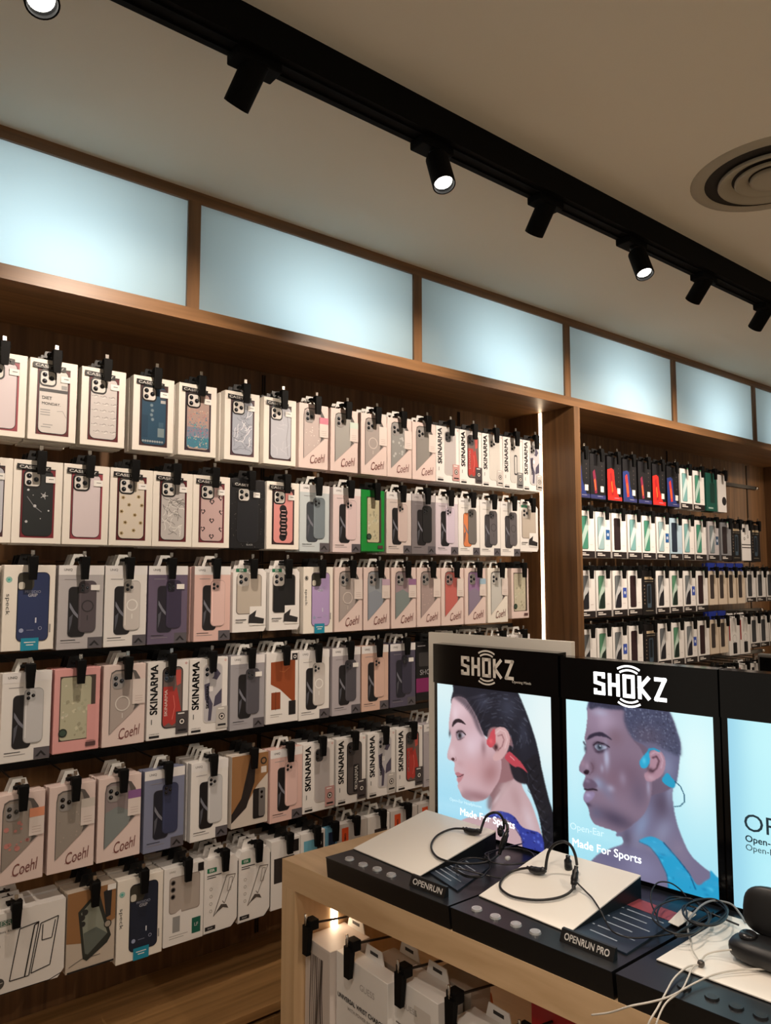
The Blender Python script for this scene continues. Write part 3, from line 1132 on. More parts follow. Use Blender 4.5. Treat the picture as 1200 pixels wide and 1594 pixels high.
# --- pearl windows
PEARL = [C(206, 202, 176), C(190, 192, 168), C(176, 176, 150), C(214, 208, 190), C(164, 160, 136)]
kit_window_plain('w_green', mat('carton_green', (24, 140, 56), .4), C(196, 190, 158), PEARL, W=.094, badge=C(20, 40, 26), w4=(.24, .11, .86, .86))
kit_window_plain('w_pink', mat('carton_candy', (226, 164, 162), .42), C(186, 184, 158), PEARL, W=.106, deco=C(222, 160, 158))
kit_window_plain('w_small', PINKC, C(196, 190, 168), PEARL, W=.095, D=.018, H=.185)


def art_folio(a):          # leather folio
    a.poly([(.14, .13), (.14, .44), (.42, .52), (.84, .72), (.90, .70), (.90, .11)], C(148, 72, 36), 1)
    a.line([(.40, .26), (.55, .28), (.72, .22)], .0012, C(190, 116, 70), 2)
    a.rect(.16, .56, .44, .80, C(140, 66, 34), 2)
    a.rect(.285, .55, .30, .81, C(90, 40, 20), 3)
    a.rect(.70, .70, .92, .90, DARK, 2)
    a.rect(.80, .02, .97, .12, DARK, 2)
    a.ring(.885, .07, .003, .005, WHITE, 3)
    a.rect(.14, .87, .50, .878, C(150, 146, 140), 2); a.rect(.14, .90, .40, .905, C(150, 146, 140), 2)


kit_simple('f_folio', .106, .197, .024, PAPER, [('printed_front', art_folio)], 'plastic')


def art_esr_case(col):
    def f(a):
        a.rect(.08, .0, .40, .055, C(40, 110, 80), 2); a.txt('ESR', .24, .028, WHITE, w=.012, l=3, bold=.02)
        a.rr(.10, .09, .86, .72, .010, C(120, 112, 106), 2, True)
        a.rr(.125, .10, .84, .71, .008, col, 3)
        a.rr(.12, .06, .48, .28, .010, C(196, 190, 184), 4, True)
        lenses(a, .30, .17, .0075, 3, 6)
        a.rect(.50, .60, .96, .90, PAPER, 6)
        a.poly([(.48, .74), (.70, .66), (.66, .76), (.94, .80), (.92, .88), (.46, .86)], C(40, 38, 40), 7)
        a.rect(.08, .80, .40, .812, INK, 7); a.rect(.08, .84, .30, .85, INK, 7)
    return f


RO = [(.0, .06), (.10, .0), (.90, .0), (1, .06), (1, .94), (.94, 1), (0, 1)]
RO = RO[::-1]
kit_simple('e_clear', .104, .175, .02, PAPER, [('printed_front', art_esr_case(C(186, 176, 164)))], 'card', RO)
kit_simple('e_black', .100, .175, .02, PAPER, [('printed_front', art_esr_case(C(24, 24, 26)))], 'card', RO)


def art_stand(a):
    a.rr(.08, .11, .36, .175, .002, C(40, 116, 84), 2); a.txt('ESR', .22, .142, WHITE, w=.014, l=3, bold=.02)
    a.rect(.08, .21, .50, .222, INK, 2); a.rect(.08, .24, .34, .25, INK, 2)
    a.line([(.66, .26), (.28, .78)], .0022, C(110, 104, 98), 3)
    a.line([(.66, .26), (.92, .27), (.60, .64), (.54, .60)], .0018, C(120, 112, 106), 3)
    a.line([(.74, .30), (.68, .48), (.78, .48), (.84, .30), (.74, .30)], .0014, C(140, 134, 128), 3)
    a.poly([(.28, .78), (.50, .64), (.66, .66), (.72, .72), (.56, .69), (.40, .73)], C(84, 78, 74), 3)
    for k in range(4):
        a.ring(.20, .40 + k * .10, .003, .0042, C(160, 156, 150), 2, 10)
    a.rr(.04, .90, .34, .955, .001, INK, 2); a.txt('BOOST', .19, .928, WHITE, w=.014, l=3)
    a.line([(.0, .995), (.80, .995), (.97, .93), (.995, .88), (.995, .1)], .002, DARK, 1)


RO2 = [(.0, .08), (.10, .0), (.90, .0), (1, .08), (1, .88), (.80, 1), (0, 1)][::-1]
kit_simple('e_stand', .097, .185, .024, PAPER, [('printed_front', art_stand)], 'card', RO2)


def art_folding(a):
    a.rr(.30, .085, .56, .155, .002, C(36, 104, 78), 2); a.txt('ESR', .43, .12, WHITE, w=.022, l=3, bold=.02)
    a.txt('Classic Kickstand', .46, .225, INK, w=.05, l=2)
    a.line([(.48, .86), (.56, .24), (.74, .21), (.66, .86), (.48, .86)], .0022, C(26, 24, 26), 3)
    a.line([(.62, .86), (.70, .24), (.74, .22)], .003, C(26, 24, 26), 3)
    a.line([(.68, .84), (.76, .24), (.93, .20), (.86, .80), (.68, .84)], .0022, C(26, 24, 26), 3)
    a.line([(.78, .26), (.775, .46), (.87, .46), (.90, .24)], .002, C(26, 24, 26), 3)
    a.dot(.38, .86, .012, C(70, 68, 66), 2, 20)
    a.line([(.34, .86), (.42, .85)], .0008, WHITE, 3)
    for k in range(3):
        for j in range(2):
            a.ring(.24 + j * .12, .40 + k * .12, .005, .006, C(170, 166, 160), 2, 12)
    a.line([(.0, .995), (.86, .995), (.97, .95)], .002, DARK, 1)


kit_simple('e_folding', .222, .172, .03, PAPER, [('printed_front', art_folding)], 'card', [(.0, 0), (1, 0), (1, .90), (.94, 1), (0, 1)][::-1])


def art_armor(a):
    a.poly([(0, .62), (0, 0), (1, 0), (1, .46), (.62, .56), (.30, .66)], KRAFT, 1)
    a.poly([(.22, .26), (.58, .06), (.66, .10), (.92, .66), (.84, .74), (.42, .90), (.34, .86)], C(44, 48, 44), 3)
    a.poly([(.28, .28), (.56, .12), (.60, .16), (.84, .62), (.44, .82), (.38, .80)], C(140, 146, 134), 4)
    a.poly([(.34, .54), (.60, .50), (.84, .62), (.44, .82), (.38, .80)], C(96, 104, 98), 5)
    a.dot(.30, .34, .007, C(40, 42, 42), 6); a.dot(.36, .28, .007, C(40, 42, 42), 6); a.dot(.32, .42, .006, C(40, 42, 42), 6)
    a.poly([(.74, .08), (.92, .04), (.90, .40), (.80, .42)], C(34, 36, 40), 3)
    a.ring(.84, .50, .007, .009, C(40, 40, 40), 7); a.dot(.84, .50, .007, C(160, 152, 140), 6)
    a.line([(.06, .92), (.30, .86), (.70, .86)], .0014, C(90, 84, 78), 3)
    a.rect(.03, .975, .99, .998, C(24, 22, 22), 3)
    a.rr(.82, .0, 1, .075, .001, WHITE, 6)


kit_simple('a_armor', .112, .18, .03, mat('carton_sand', (196, 184, 170), .5), [('printed_front', art_armor)])


def art_curve(a):
    a.poly([(0, 0), (1, 0), (1, .30), (.70, .45), (.40, .70), (.0, .90)], KRAFT, 1)
    a.poly([(.52, .0), (.66, .0), (.62, .40), (.40, .74), (.0, .92), (.0, .80), (.26, .60)], C(40, 34, 34), 2)
    a.ring(.87, .12, .006, .010, C(50, 44, 40), 2); a.rect(.80, .20, .95, .29, C(214, 204, 196), 2)
    a.rr(.58, .50, .90, .92, .005, C(30, 28, 30), 3); a.rr(.74, .50, .92, .90, .005, C(110, 106, 104), 4)
    a.dot(.82, .56, .004, LENS, 5); a.dot(.82, .63, .004, LENS, 5)


kit_simple('a_curve', .112, .19, .026, mat('carton_pearl', (206, 196, 186), .5), [('printed_front', art_curve)])


def art_clearfold(a):
    a.rr(.13, .13, .90, .60, .008, C(150, 140, 134), 2, True)
    a.rr(.15, .14, .88, .59, .007, C(178, 168, 160), 3)
    a.txt('UNIQ', .20, .06, C(120, 116, 110), w=.016, l=2)
    for k in range(3):
        a.dot(.22, .20 + k * .09, .0065, C(96, 90, 88), 4); a.dot(.22, .20 + k * .09, .004, LENS, 5)
    a.poly([(0, .58), (.20, .62), (.42, .56), (.46, .66), (.98, .80), (.98, 1), (0, 1)], PAPER, 6)
    a.rect(.22, .64, .40, .84, C(150, 150, 150), 7)
    a.rect(.70, .72, .92, .92, C(30, 96, 80), 8); a.txt('LF', .81, .81, WHITE, w=.010, l=9, bold=.02)
    a.rect(.14, .88, .60, .886, C(140, 136, 130), 7); a.rect(.14, .91, .50, .916, C(140, 136, 130), 7)
    a.rect(.84, .02, .99, .13, DARK, 4)


kit_simple('a_clearfold', .108, .19, .03, PAPER, [('printed_front', art_clearfold)])


def art_shoc(a):
    a.rr(.12, .18, .60, .42, .006, C(60, 58, 60), 1)
    a.txt('SHOC', .46, .52, C(206, 206, 210), w=.062, l=2, bold=.01)
    a.rect(0, .62, 1, .86, C(130, 40, 96), 1)
    a.rect(.06, .06, .40, .075, C(150, 146, 150), 1)


kit_simple('a_shoc', .104, .19, .02, C(18, 17, 20), [('printed_front', art_shoc)])


def art_olabel(a):
    a.rect(.14, .10, .36, .62, C(206, 78, 36), 2); a.rect(.14, .62, .36, .80, DARK, 2)
    a.txt('HYBRID', .25, .36, DARK, w=.03, l=3, rot=90, bold=.02)


def art_bluefold(a):
    a.rect(.12, .12, .78, .95, C(110, 176, 200), 1); a.rr(.30, .55, .80, .99, .006, C(160, 150, 136), 2)
    lenses(a, .48, .80, .006, 2, 4)
    a.rect(.66, .05, .92, .36, DARK, 3); a.ring(.79, .20, .003, .005, WHITE, 4)


kit_simple('o_orange', .112, .12, .03, mat('carton_mist', (196, 190, 186), .5), [('printed_front', art_olabel)], 'plastic')
kit_simple('o_blue', .084, .18, .03, PAPER, [('printed_front', art_bluefold)])
kit_simple('o_teal', .040, .18, .02, mat('carton_aqua', (110, 170, 200), .45), [('printed_front', lambda a: a.rect(.25, .08, .85, .42, C(20, 40, 70), 1))])
kit_simple('o_flag', .094, .185, .03, PAPER, [('printed_front', lambda a: (a.rect(.10, .26, .80, .62, C(50, 46, 46), 1), a.rect(.72, .04, .96, .22, DARK, 2)))])
kit_simple('o_patch', .086, .12, .03, PAPER, [('printed_front', lambda a: (a.rect(.30, .34, .88, .86, C(54, 44, 42), 1),))], 'plastic')
# --- far bay
kit_dark('d_blue', None, (120, 30, 60))
kit_dark('d_red', (206, 34, 26), (150, 24, 26))
kit_dark('d_bluered', (34, 50, 110), (200, 50, 44))
kit_protector('q_mint', (70, 138, 116), low=None)
kit_protector('q_ice', (150, 180, 184), badge=(40, 90, 150))
kit_protector('q_black', (38, 24, 28), sweep=False)
kit_protector('q_aqua', (120, 170, 170))
kit_protector('q_navy', (34, 44, 60), sweep=False, carton=mat('carton_bluish', (170, 196, 212), .45))
kit_protector('q_greyblue', (120, 134, 138), carton=GREYC, badge=(60, 84, 110))
kit_protector('q_graph', (44, 36, 38), sweep=False, carton=mat('carton_slate', (128, 130, 134), .45))
kit_protector('r_sweep', (110, 116, 120), low=(34, 32, 40), badge=(60, 84, 170))
kit_protector('r_green', (84, 138, 108), low=(24, 40, 34))
kit_protector('r_plain', (96, 100, 104), low=(30, 30, 36))
kit_protector('r_black', (46, 26, 30), sweep=False)
kit_protector('r_beige', (60, 52, 50), band=False, sweep=False, carton=mat('carton_oat', (214, 198, 178), .5), W=.082, hung='blue', H=.165)
kit_protector('r_white', (60, 62, 66), band=True, sweep=False, W=.10, hung='black', H=.16, D=.02)


def art_gadget(a):
    a.rect(.16, .14, .84, .20, C(190, 170, 140), 1); a.rect(.16, .24, .84, .25, C(150, 140, 120), 1)
    a.rr(.34, .30, .66, .84, .006, C(60, 76, 90), 2); a.rr(.38, .34, .60, .74, .004, C(16, 24, 30), 3)
    for k in range(6):
        a.dot(.14, .34 + k * .08, .003, C(150, 130, 110), 1, 8)
    a.rect(.20, .90, .80, .91, C(150, 140, 120), 1)


kit_simple('g_black', .100, .195, .02, C(22, 18, 18), [('printed_front', art_gadget)])


def art_strap(a):
    a.rect(0, .55, 1, .575, DARK, 1); a.rect(0, .63, 1, .655, DARK, 1)
    a.rect(.12, .10, .40, .22, INK, 1); a.ring(.30, .40, .005, .008, INK, 1); a.ring(.68, .34, .005, .008, INK, 1)


kit_simple('g_strap', .10, .19, .02, PAPER, [('printed_front', art_strap)])


def art_tealbox(a):
    a.rr(.34, .26, .80, .78, .006, C(24, 60, 52), 1); a.rect(.16, .90, .60, .94, C(160, 190, 180), 1)


kit_simple('g_teal', .108, .19, .02, mat('carton_teal', (26, 84, 72), .45), [('printed_front', art_tealbox)])
kit_simple('g_circle', .086, .19, .02, PAPER, [('printed_front', lambda a: (a.dot(.72, .70, .022, DARK, 1, 20),))])
kit_simple('g_redside', .105, .185, .02, PAPER, [('printed_front', lambda a: (a.rect(0, .06, .12, .60, C(150, 40, 40), 1), a.ring(.52, .55, .018, .019, INK, 2), a.rr(.36, .66, .74, .96, .004, DARK, 1)))], 'card')

# ------------------------------------------------------------------ what hangs where
ORD = ['first', 'second', 'third', 'fourth', 'fifth', 'sixth', 'seventh', 'eighth', 'ninth', 'tenth', 'eleventh', 'twelfth', 'thirteenth', 'fourteenth', 'fifteenth', 'sixteenth', 'seventeenth', 'eighteenth', 'nineteenth']
DESC = {
    'c_diet': 'cream box, clear case with dark lettering', 'c_wave': 'cream box, whitish case with wave pattern', 'c_navy': 'cream box, dark teal printed case',
    'c_glit': 'cream box, case with blue and copper glitter', 'c_marb': 'cream box, bluish marbled case', 'c_clear': 'cream box, clear case, dark window',
    'c_cosmic': 'cream box, black case with stars', 'c_plain': 'cream box, plain pale case', 'c_flow': 'cream box, clear case with small flowers',
    'c_clips': 'cream box, grey squiggle case', 'c_heart': 'cream box, pink case with hearts', 'c_black': 'black box with dark case', 'c_bump': 'cream box, pink case, black lettered spine',
    'b_pinktab': 'blush box with pink side tab', 'b_mint': 'blush box, grey case, pale mint tab', 'b_ring': 'blush box, case with pale ring', 'b_grey': 'blush box, grey dotted case',
    'b_dark': 'blush box, plain smoky case', 'b_bigring': 'blush box, clear case with large ring', 'b_lilactab': 'blush box, bluish case, lilac tab', 'b_lilacteal': 'blush box, two tone lilac case',
    'b_rosegold': 'blush box, rose case', 'b_coral': 'blush box, coral red case', 'b_purple': 'blush box, purple case, blue tab', 'b_white': 'cream box, whitish clear case',
    'b_orange': 'blush box with orange side tab', 'b_dots': 'blush box, fine dotted case', 'b_plum': 'blush box with plum side tab',
    'u_skyblue': 'pale blue box, grey case picture', 'u_rose': 'pale rose box, rose case picture', 'u_beige': 'beige box, beige case picture', 'u_black': 'dark grey box, black case picture',
    'u_lilac': 'lilac box, pale lilac case picture', 'u_orange': 'white box, orange phone picture', 'u_grey': 'white box, grey case picture', 'u_smoke': 'grey box, smoky ringed case picture',
    'u_clearring': 'white box, clear ringed case picture', 'u_violet': 'violet box, dark case picture', 'u_pink': 'pink box, pink case picture', 'u_silver': 'white box, silvery case picture',
    'u_steel': 'grey box, slate case picture', 'u_dove': 'dove grey box, dark case picture', 'u_peach': 'peach box, peach case picture', 'u_indigo': 'indigo box, dark case picture', 'u_blue': 'blue box, navy case picture',
    's_clear': 'white box, vertical black lettering, clear case', 's_red': 'white box, vertical lettering, red case', 's_white': 'white box, vertical lettering, white case',
    's_bar': 'white box, vertical lettering, barred case', 's_camo': 'white box, vertical lettering, patterned clear case', 's_blk': 'white box, vertical lettering, black lettered case',
    'p_navy': 'cream box, navy case, turquoise tag', 'p_lilac': 'cream box, lilac case, turquoise tag', 'p_dark': 'cream box, near black case, turquoise tag',
    'w_green': 'green box with pearl case window', 'w_pink': 'candy pink box with pearl case', 'w_small': 'small pale box with pearl case', 'f_folio': 'white box, brown leather folio',
    'e_clear': 'white carded box, clear case', 'e_black': 'white carded box, black case', 'e_stand': 'white carded box, kickstand drawing', 'e_folding': 'wide white box, folding case outline drawing',
    'a_armor': 'brown and sand box, tilted rugged case', 'a_curve': 'brown box with dark curved band', 'a_clearfold': 'white box, clear case, green square', 'a_shoc': 'black box with magenta band',
    'o_orange': 'pale box with orange label', 'o_blue': 'white and light blue box', 'o_teal': 'narrow light blue box', 'o_flag': 'white box with dark sticker', 'o_patch': 'pale box with dark patch',
    'd_blue': 'black box with dark red stripe', 'd_red': 'black and bright red box', 'd_bluered': 'black box with blue and red print',
    'q_mint': 'white box, mint green phone picture', 'q_ice': 'white box, icy phone, blue badge', 'q_black': 'white box, black phone picture', 'q_aqua': 'white box, aqua phone picture',
    'q_navy': 'pale blue box, navy phone picture', 'q_greyblue': 'grey box, grey blue phone picture', 'q_graph': 'slate box, dark phone picture',
    'r_sweep': 'white box, swept phone, blue badge', 'r_green': 'white box, green swept phone', 'r_plain': 'white box, grey swept phone', 'r_black': 'white box, solid dark phone',
    'r_beige': 'small beige box under blue card', 'r_white': 'short white box, dark footer', 'g_black': 'black box with gadget picture', 'g_strap': 'white box with two black stripes',
    'g_teal': 'dark teal box', 'g_circle': 'narrow white box with black circle', 'g_redside': 'white box with red side strip',
}
NAMES = {'c': 'phone_case_box', 'b': 'phone_case_box', 'u': 'phone_case_box', 's': 'phone_case_box', 'p': 'phone_case_box', 'w': 'phone_case_box', 'f': 'folio_case_box', 'e': 'phone_case_box',
         'a': 'phone_case_box', 'o': 'tablet_case_box', 'd': 'screen_glass_box', 'q': 'screen_glass_box', 'r': 'screen_glass_box', 'g': 'accessory_box'}
YB = 1.880
ROWS = [
    ('near', 'top', 2.060, [(.384, 'c_plain'), (.498, 'c_diet'), (.617, 'c_wave'), (.746, 'c_navy'), (.869, 'c_glit'), (1.003, 'c_marb'), (1.126, 'c_clear'), (1.243, 'b_pinktab'), (1.357, 'b_mint'), (1.474, 'b_ring'), (1.581, 'b_grey'), (1.690, 'b_dark'),
                            (1.800, 's_clear'), (1.913, 's_red'), (2.026, 's_white'), (2.138, 's_bar'), (2.250, 's_camo')]),
    ('near', 'second', 1.815, [(.362, 'c_clear'), (.472, 'c_cosmic'), (.583, 'c_plain'), (.694, 'c_flow'), (.804, 'c_clips'), (.914, 'c_heart'), (1.024, 'c_black'), (1.139, 'c_bump'), (1.249, 'u_skyblue'), (1.368, 'u_rose'), (1.470, 'w_green'), (1.578, 'u_beige'),
                               (1.686, 'u_black'), (1.794, 'u_lilac'), (1.902, 'u_orange'), (2.010, 'u_grey'), (2.118, 'u_grey'), (2.224, 'e_clear')]),
    ('near', 'third', 1.570, [(.344, 'u_silver'), (.462, 'p_navy'), (.578, 'u_smoke'), (.687, 'u_clearring'), (.797, 'u_violet'), (.922, 'u_pink'), (1.034, 'e_clear'), (1.147, 'e_black'), (1.264, 'p_lilac'), (1.376, 'b_ring'), (1.486, 'b_lilactab'), (1.598, 'b_lilacteal'),
                              (1.708, 'b_rosegold'), (1.818, 'b_coral'), (1.930, 'b_purple'), (2.046, 'b_white'), (2.168, 'w_small')]),
    ('near', 'fourth', 1.325, [(.465, 'u_silver'), (.577, 'w_pink'), (.690, 'b_bigring'), (.803, 's_red'), (.916, 's_camo'), (1.032, 'u_steel'), (1.143, 'f_folio'), (1.252, 'u_clearring'), (1.369, 'u_dove'), (1.480, 'u_peach'), (1.594, 'u_indigo'), (1.702, 'a_shoc'),
                               (1.822, 'u_rose'), (1.935, 'u_silver'), (2.050, 'u_grey'), (2.165, 'u_silver')]),
    ('near', 'fifth', 1.055, [(.460, 'b_orange'), (.574, 'b_dots'), (.686, 'b_plum'), (.800, 'u_blue'), (.924, 'u_silver'), (1.044, 'a_curve'), (1.160, 'u_pink'), (1.270, 's_clear'), (1.388, 's_blk'), (1.506, 's_camo'), (1.622, 's_red'), (1.736, 'u_dove')]),
    ('near', 'bottom', 0.805, [(.455, 'e_folding'), (.626, 'a_armor'), (.744, 'p_dark'), (.858, 'a_clearfold'), (.962, 'e_stand'), (1.062, 'e_stand'), (1.160, 'o_flag'), (1.252, 'o_blue'), (1.316, 'o_teal'), (1.394, 'o_orange'), (1.495, 'o_patch'), (1.598, 'o_orange'), (1.714, 'o_orange')]),
    ('far', 'top', 2.050, [(2.560, 'd_bluered'), (2.668, 'd_blue'), (2.788, 'd_red'), (2.902, 'd_bluered'), (3.020, 'd_blue'), (3.136, 'd_red'), (3.256, 'd_bluered'), (3.373, 'q_aqua'), (3.490, 'q_mint'), (3.614, 'g_teal'), (3.718, 'g_circle')]),
    ('far', 'second', 1.808, [(2.584, 'q_mint'), (2.695, 'q_ice'), (2.812, 'q_black'), (2.928, 'q_aqua'), (3.040, 'q_mint'), (3.156, 'q_ice'), (3.268, 'q_navy'), (3.378, 'q_aqua'), (3.490, 'q_mint'), (3.615, 'q_greyblue'), (3.742, 'q_graph'), (3.850, 'g_black'), (3.956, 'g_strap'), (4.062, 'g_black')]),
    ('far', 'third', 1.563, [(2.580, 'r_plain'), (2.691, 'r_green'), (2.808, 'r_sweep'), (2.920, 'r_black'), (3.030, 'g_black'), (3.141, 'r_plain'), (3.257, 'r_green'), (3.373, 'r_sweep'), (3.490, 'r_black'), (3.596, 'r_beige'), (3.690, 'r_beige'), (3.786, 'r_beige'), (3.882, 'r_beige'), (3.990, 'r_white'), (4.104, 'r_white'), (4.216, 'r_white'), (4.330, 'r_white')]),
    ('far', 'fourth', 1.325, [(2.580, 'r_plain'), (2.690, 'r_green'), (2.800, 'r_sweep'), (2.918, 'r_black'), (3.034, 'g_black'), (3.144, 'r_plain'), (3.257, 'r_green'), (3.373, 'r_sweep'), (3.490, 'r_black'), (3.592, 'r_beige'), (3.684, 'r_beige'), (3.790, 'g_redside'), (3.905, 'g_redside'), (4.016, 'r_white'), (4.122, 'r_white'), (4.230, 'r_white'), (4.340, 'r_white')]),
    ('far', 'fifth', 1.085, [(3.640, 'g_black'), (3.760, 'r_black'), (3.880, 'g_redside'), (4.000, 'g_strap'), (4.115, 'u_silver'), (4.230, 'u_silver')]),
]

# hook: rod, upright steel tip, black anti-theft stop
hb = MB(); hb.tube([(0, 0, 0), (0, -0.236, 0)], 0.0022, DSTEEL, 6); HOOK_ROD = hb.mesh('rod')
hb = MB(); hb.tube([(0, -0.236, -0.002), (0, -0.238, 0.020)], 0.0022, STEEL, 6); hb.box((-0.004, -0.240, 0.012), (0.004, -0.237, 0.022), STEEL); HOOK_TIP = hb.mesh('tip')
hb = MB()
hb.box((-0.011, -0.252, -0.010), (0.011, -0.234, 0.009), LOCKB, 0.002)
hb.hexa([(-0.008, -0.251, -0.046), (0.008, -0.251, -0.046), (0.008, -0.243, -0.046), (-0.008, -0.243, -0.046),
         (-0.010, -0.252, -0.008), (0.010, -0.252, -0.008), (0.010, -0.242, -0.008), (-0.010, -0.242, -0.008)], LOCKB)
hb.box((-0.016, -0.232, -0.002), (0.016, -0.216, 0.005), LOCKB, 0.0015)
HOOK_STOP = hb.mesh('stop_lock')


def hook(x, z, label, group):
    t = thing('display_hook', label, 'hook', (x, 2.104, z), group)
    for nm, me in (('rod', HOOK_ROD), ('tip', HOOK_TIP), ('stop_lock', HOOK_STOP)):
        o = bpy.data.objects.new(nm, me)
        COL.objects.link(o)
        o.parent = t


rnd = random.Random(21)
for bay, row, zt, items in ROWS:
    prev = -9
    place = '%s row of %s bay' % (row, bay)
    xa, xb = (0.08, 2.37) if bay == 'near' else (2.43, 4.56)
    b = MB()
    zr = zt + 0.012
    hr = .004 if bay == 'near' and row in ('top', 'second', 'third') else .010
    b.box((xa, 2.098, zr - hr), (xb, 2.1099, zr + hr), OAK_X if hr < .01 else BLACK)
    rail = b.build('hook_rail')
    if bay == 'far':
        b = MB(); b.tube([(xb, 2.098, zr), (xb + .022, 2.098, zr)], .0095, STEEL, 14); b.build('end_cap', rail)
    tag(rail, 'narrow horizontal rail on wall carrying hooks, ' + place, 'rail', 'hook rails')
    for i, (x, key) in enumerate(items):
        K = KITS[key]
        if x - K.W / 2 < prev + 0.001:
            x = prev + 0.001 + K.W / 2
        prev = x + K.W / 2
        lab = '%s, %s in %s' % (DESC[key], ORD[i], place)
        dz = 0.006 if key.startswith('e_') else 0.0
        g = 'boxes on the %s' % place
        tilt = rnd.uniform(-0.008, 0.008)
        K.place(NAMES[key[0]], lab, 'box', (x, YB, zt - dz - K.H), g, tilt=tilt)
        hook(x, zr, 'black stopped wire hook holding %s box in %s' % (ORD[i], place), 'hooks on the %s' % place)
        nb = rnd.choice([1, 2, 2, 3]) if bay == 'near' else 1
        if key == 'o_teal':
            nb = 0
        y = YB + K.D + 0.004
        for k in range(nb):
            if y + K.D > 2.092:
                break
            K.place(NAMES[key[0]], 'box hanging %s behind the %s one in %s' % (ORD[k], ORD[i], place), 'box',
                    (x + rnd.uniform(-.0015, .0015), y, zt - dz - K.H - rnd.uniform(0, .003)), 'boxes behind those of ' + place, depth_only=True)
            y += K.D + rnd.uniform(.003, .008)

# ------------------------------------------------------------------ table
def tf(y):
    return 0.866 + 0.113 * (1.417 - y)


XB = 1.86
t = thing('display_table', 'pale oak open display table standing before the wall', 'table', (1.3, 0.4, 0))
o0 = Vector((-1.3, -0.4, 0))


def V(x, y, z):
    return tuple(Vector((x, y, z)) + o0)


y0, y1 = 1.417, -0.62
b = MB(); b.hexa([V(tf(y0), y0, .8951), V(tf(y1), y1, .8951), V(XB, y1, .8951), V(XB, y0, .8951), V(tf(y0), y0, .95), V(tf(y1), y1, .95), V(XB, y1, .95), V(XB, y0, .95)], ASH); b.build('table_top', t)
for ya, yb in ((y0, y0 - .043), (y1 + .043, y1)):
    b = MB(); b.hexa([V(tf(ya), ya, 0), V(tf(yb), yb, 0), V(XB, yb, 0), V(XB, ya, 0), V(tf(ya), ya, .895), V(tf(yb), yb, .895), V(XB, yb, .895), V(XB, ya, .895)], ASH_V); b.build('end_panel', t)
b = MB(); b.hexa([V(1.16, 1.374, .12), V(1.30, y1 + .043, .12), V(1.32, y1 + .043, .12), V(1.18, 1.374, .12), V(1.16, 1.374, .895), V(1.30, y1 + .043, .895), V(1.32, y1 + .043, .895), V(1.18, 1.374, .895)], ASH); b.build('back_panel', t)
b = MB(); b.hexa([V(tf(1.374) + .01, 1.374, .06), V(tf(-.57) + .01, -.57, .06), V(XB, -.57, .06), V(XB, 1.374, .06), V(tf(1.374) + .01, 1.374, .12), V(tf(-.57) + .01, -.57, .12), V(XB, -.57, .12), V(XB, 1.374, .12)], ASH); b.build('bottom_shelf', t)
b = MB(); b.box((0.962, 1.3715, .14), (0.978, 1.3739, .8945), mat('light_strip_table', (255, 226, 190), .5, emit=14.0))
tag(b.build('light_strip'), 'warm glowing light strip inside the left end of table', 'light strip')


# hooks and boxes under the table top
def table_hook(y, lab):
    x = tf(y) + .010
    z = .835
    t = thing('display_hook', lab, 'hook', (1.158, y, z - (1.158 - x) * .135), 'hooks under the table top')
    d = Vector((x - 1.158, 0, (1.158 - x) * .135))
    b = MB(); b.tube([(0, 0, 0), d], .0024, DSTEEL, 8); b.build('rod', t)
    b = MB(); b.tube([d + Vector((0, 0, -.002)), d + Vector((-.002, 0, .020))], .0026, STEEL, 8); b.build('tip', t)
    b = MB()
    b.box((d.x + .002, -.012, d.z - .012), (d.x + .024, .012, d.z + .008), LOCKB, .002)
    b.hexa([(d.x - .004, -.008, d.z - .060), (d.x + .006, -.008, d.z - .060), (d.x + .006, .008, d.z - .060), (d.x - .004, .008, d.z - .060),
            (d.x - .002, -.011, d.z - .004), (d.x + .010, -.011, d.z - .004), (d.x + .010, .011, d.z - .004), (d.x - .002, .011, d.z - .004)], LOCKB)
    b.build('stop_lock', t)


for y, w in ((1.350, 'first from the wall end'), (1.225, 'second from the wall end, at wrist charger box'), (1.090, 'third from the wall end'), (.972, 'fourth from the wall end'), (.83, 'fifth from the wall end')):
    table_hook(y, 'wire hook under the table, ' + w)


def art_band(a):
    a.rect(.04, .02, .96, .98, C(206, 196, 190), 1)
    r = random.Random(4)
    for k in range(9):
        u = .22 + .06 * k
        a.line([(u + .02 * math.sin(v * 9 + k), v) for v in (.10, .2, .3, .4, .5, .6, .7, .8, .9)], r.uniform(.002, .005), C(*r.choice([(84, 76, 74), (120, 110, 106), (60, 54, 54), (160, 150, 146)])), 2 + k * .1)


def art_wrist(a):
    a.txt('GUESS', .62, .16, C(176, 170, 166), w=.045, l=2)
    a.txt('UNIVERSAL WRIST CHARGER', .50, .33, INK, w=.150, h=.0085, l=2, bold=.02)
    a.txt('WITH POWER BANK', .50, .39, C(120, 116, 112), w=.085, l=2)
    a.rr(.30, .55, .90, .95, .02, C(120, 112, 108), 2)


def art_small(a):
    a.txt('GUESS', .40, .18, C(170, 166, 162), w=.04, l=2)
    a.rect(.10, .34, .85, .352, C(110, 106, 102), 2); a.rect(.10, .38, .70, .392, C(110, 106, 102), 2)
    a.rect(.30, .44, .62, .45, C(150, 146, 142), 2)
    a.rr(.50, .12, .85, .26, .003, C(206, 200, 194), 2)


def rot_place(key, name, lab, y, x, ztop, group=None):
    K = KITS[key]
    o = K.place(name, lab, 'box', (x, y, ztop - K.H), group or 'boxes under the table top')
    o.rotation_euler = (0, 0, -math.pi / 2)
    return o


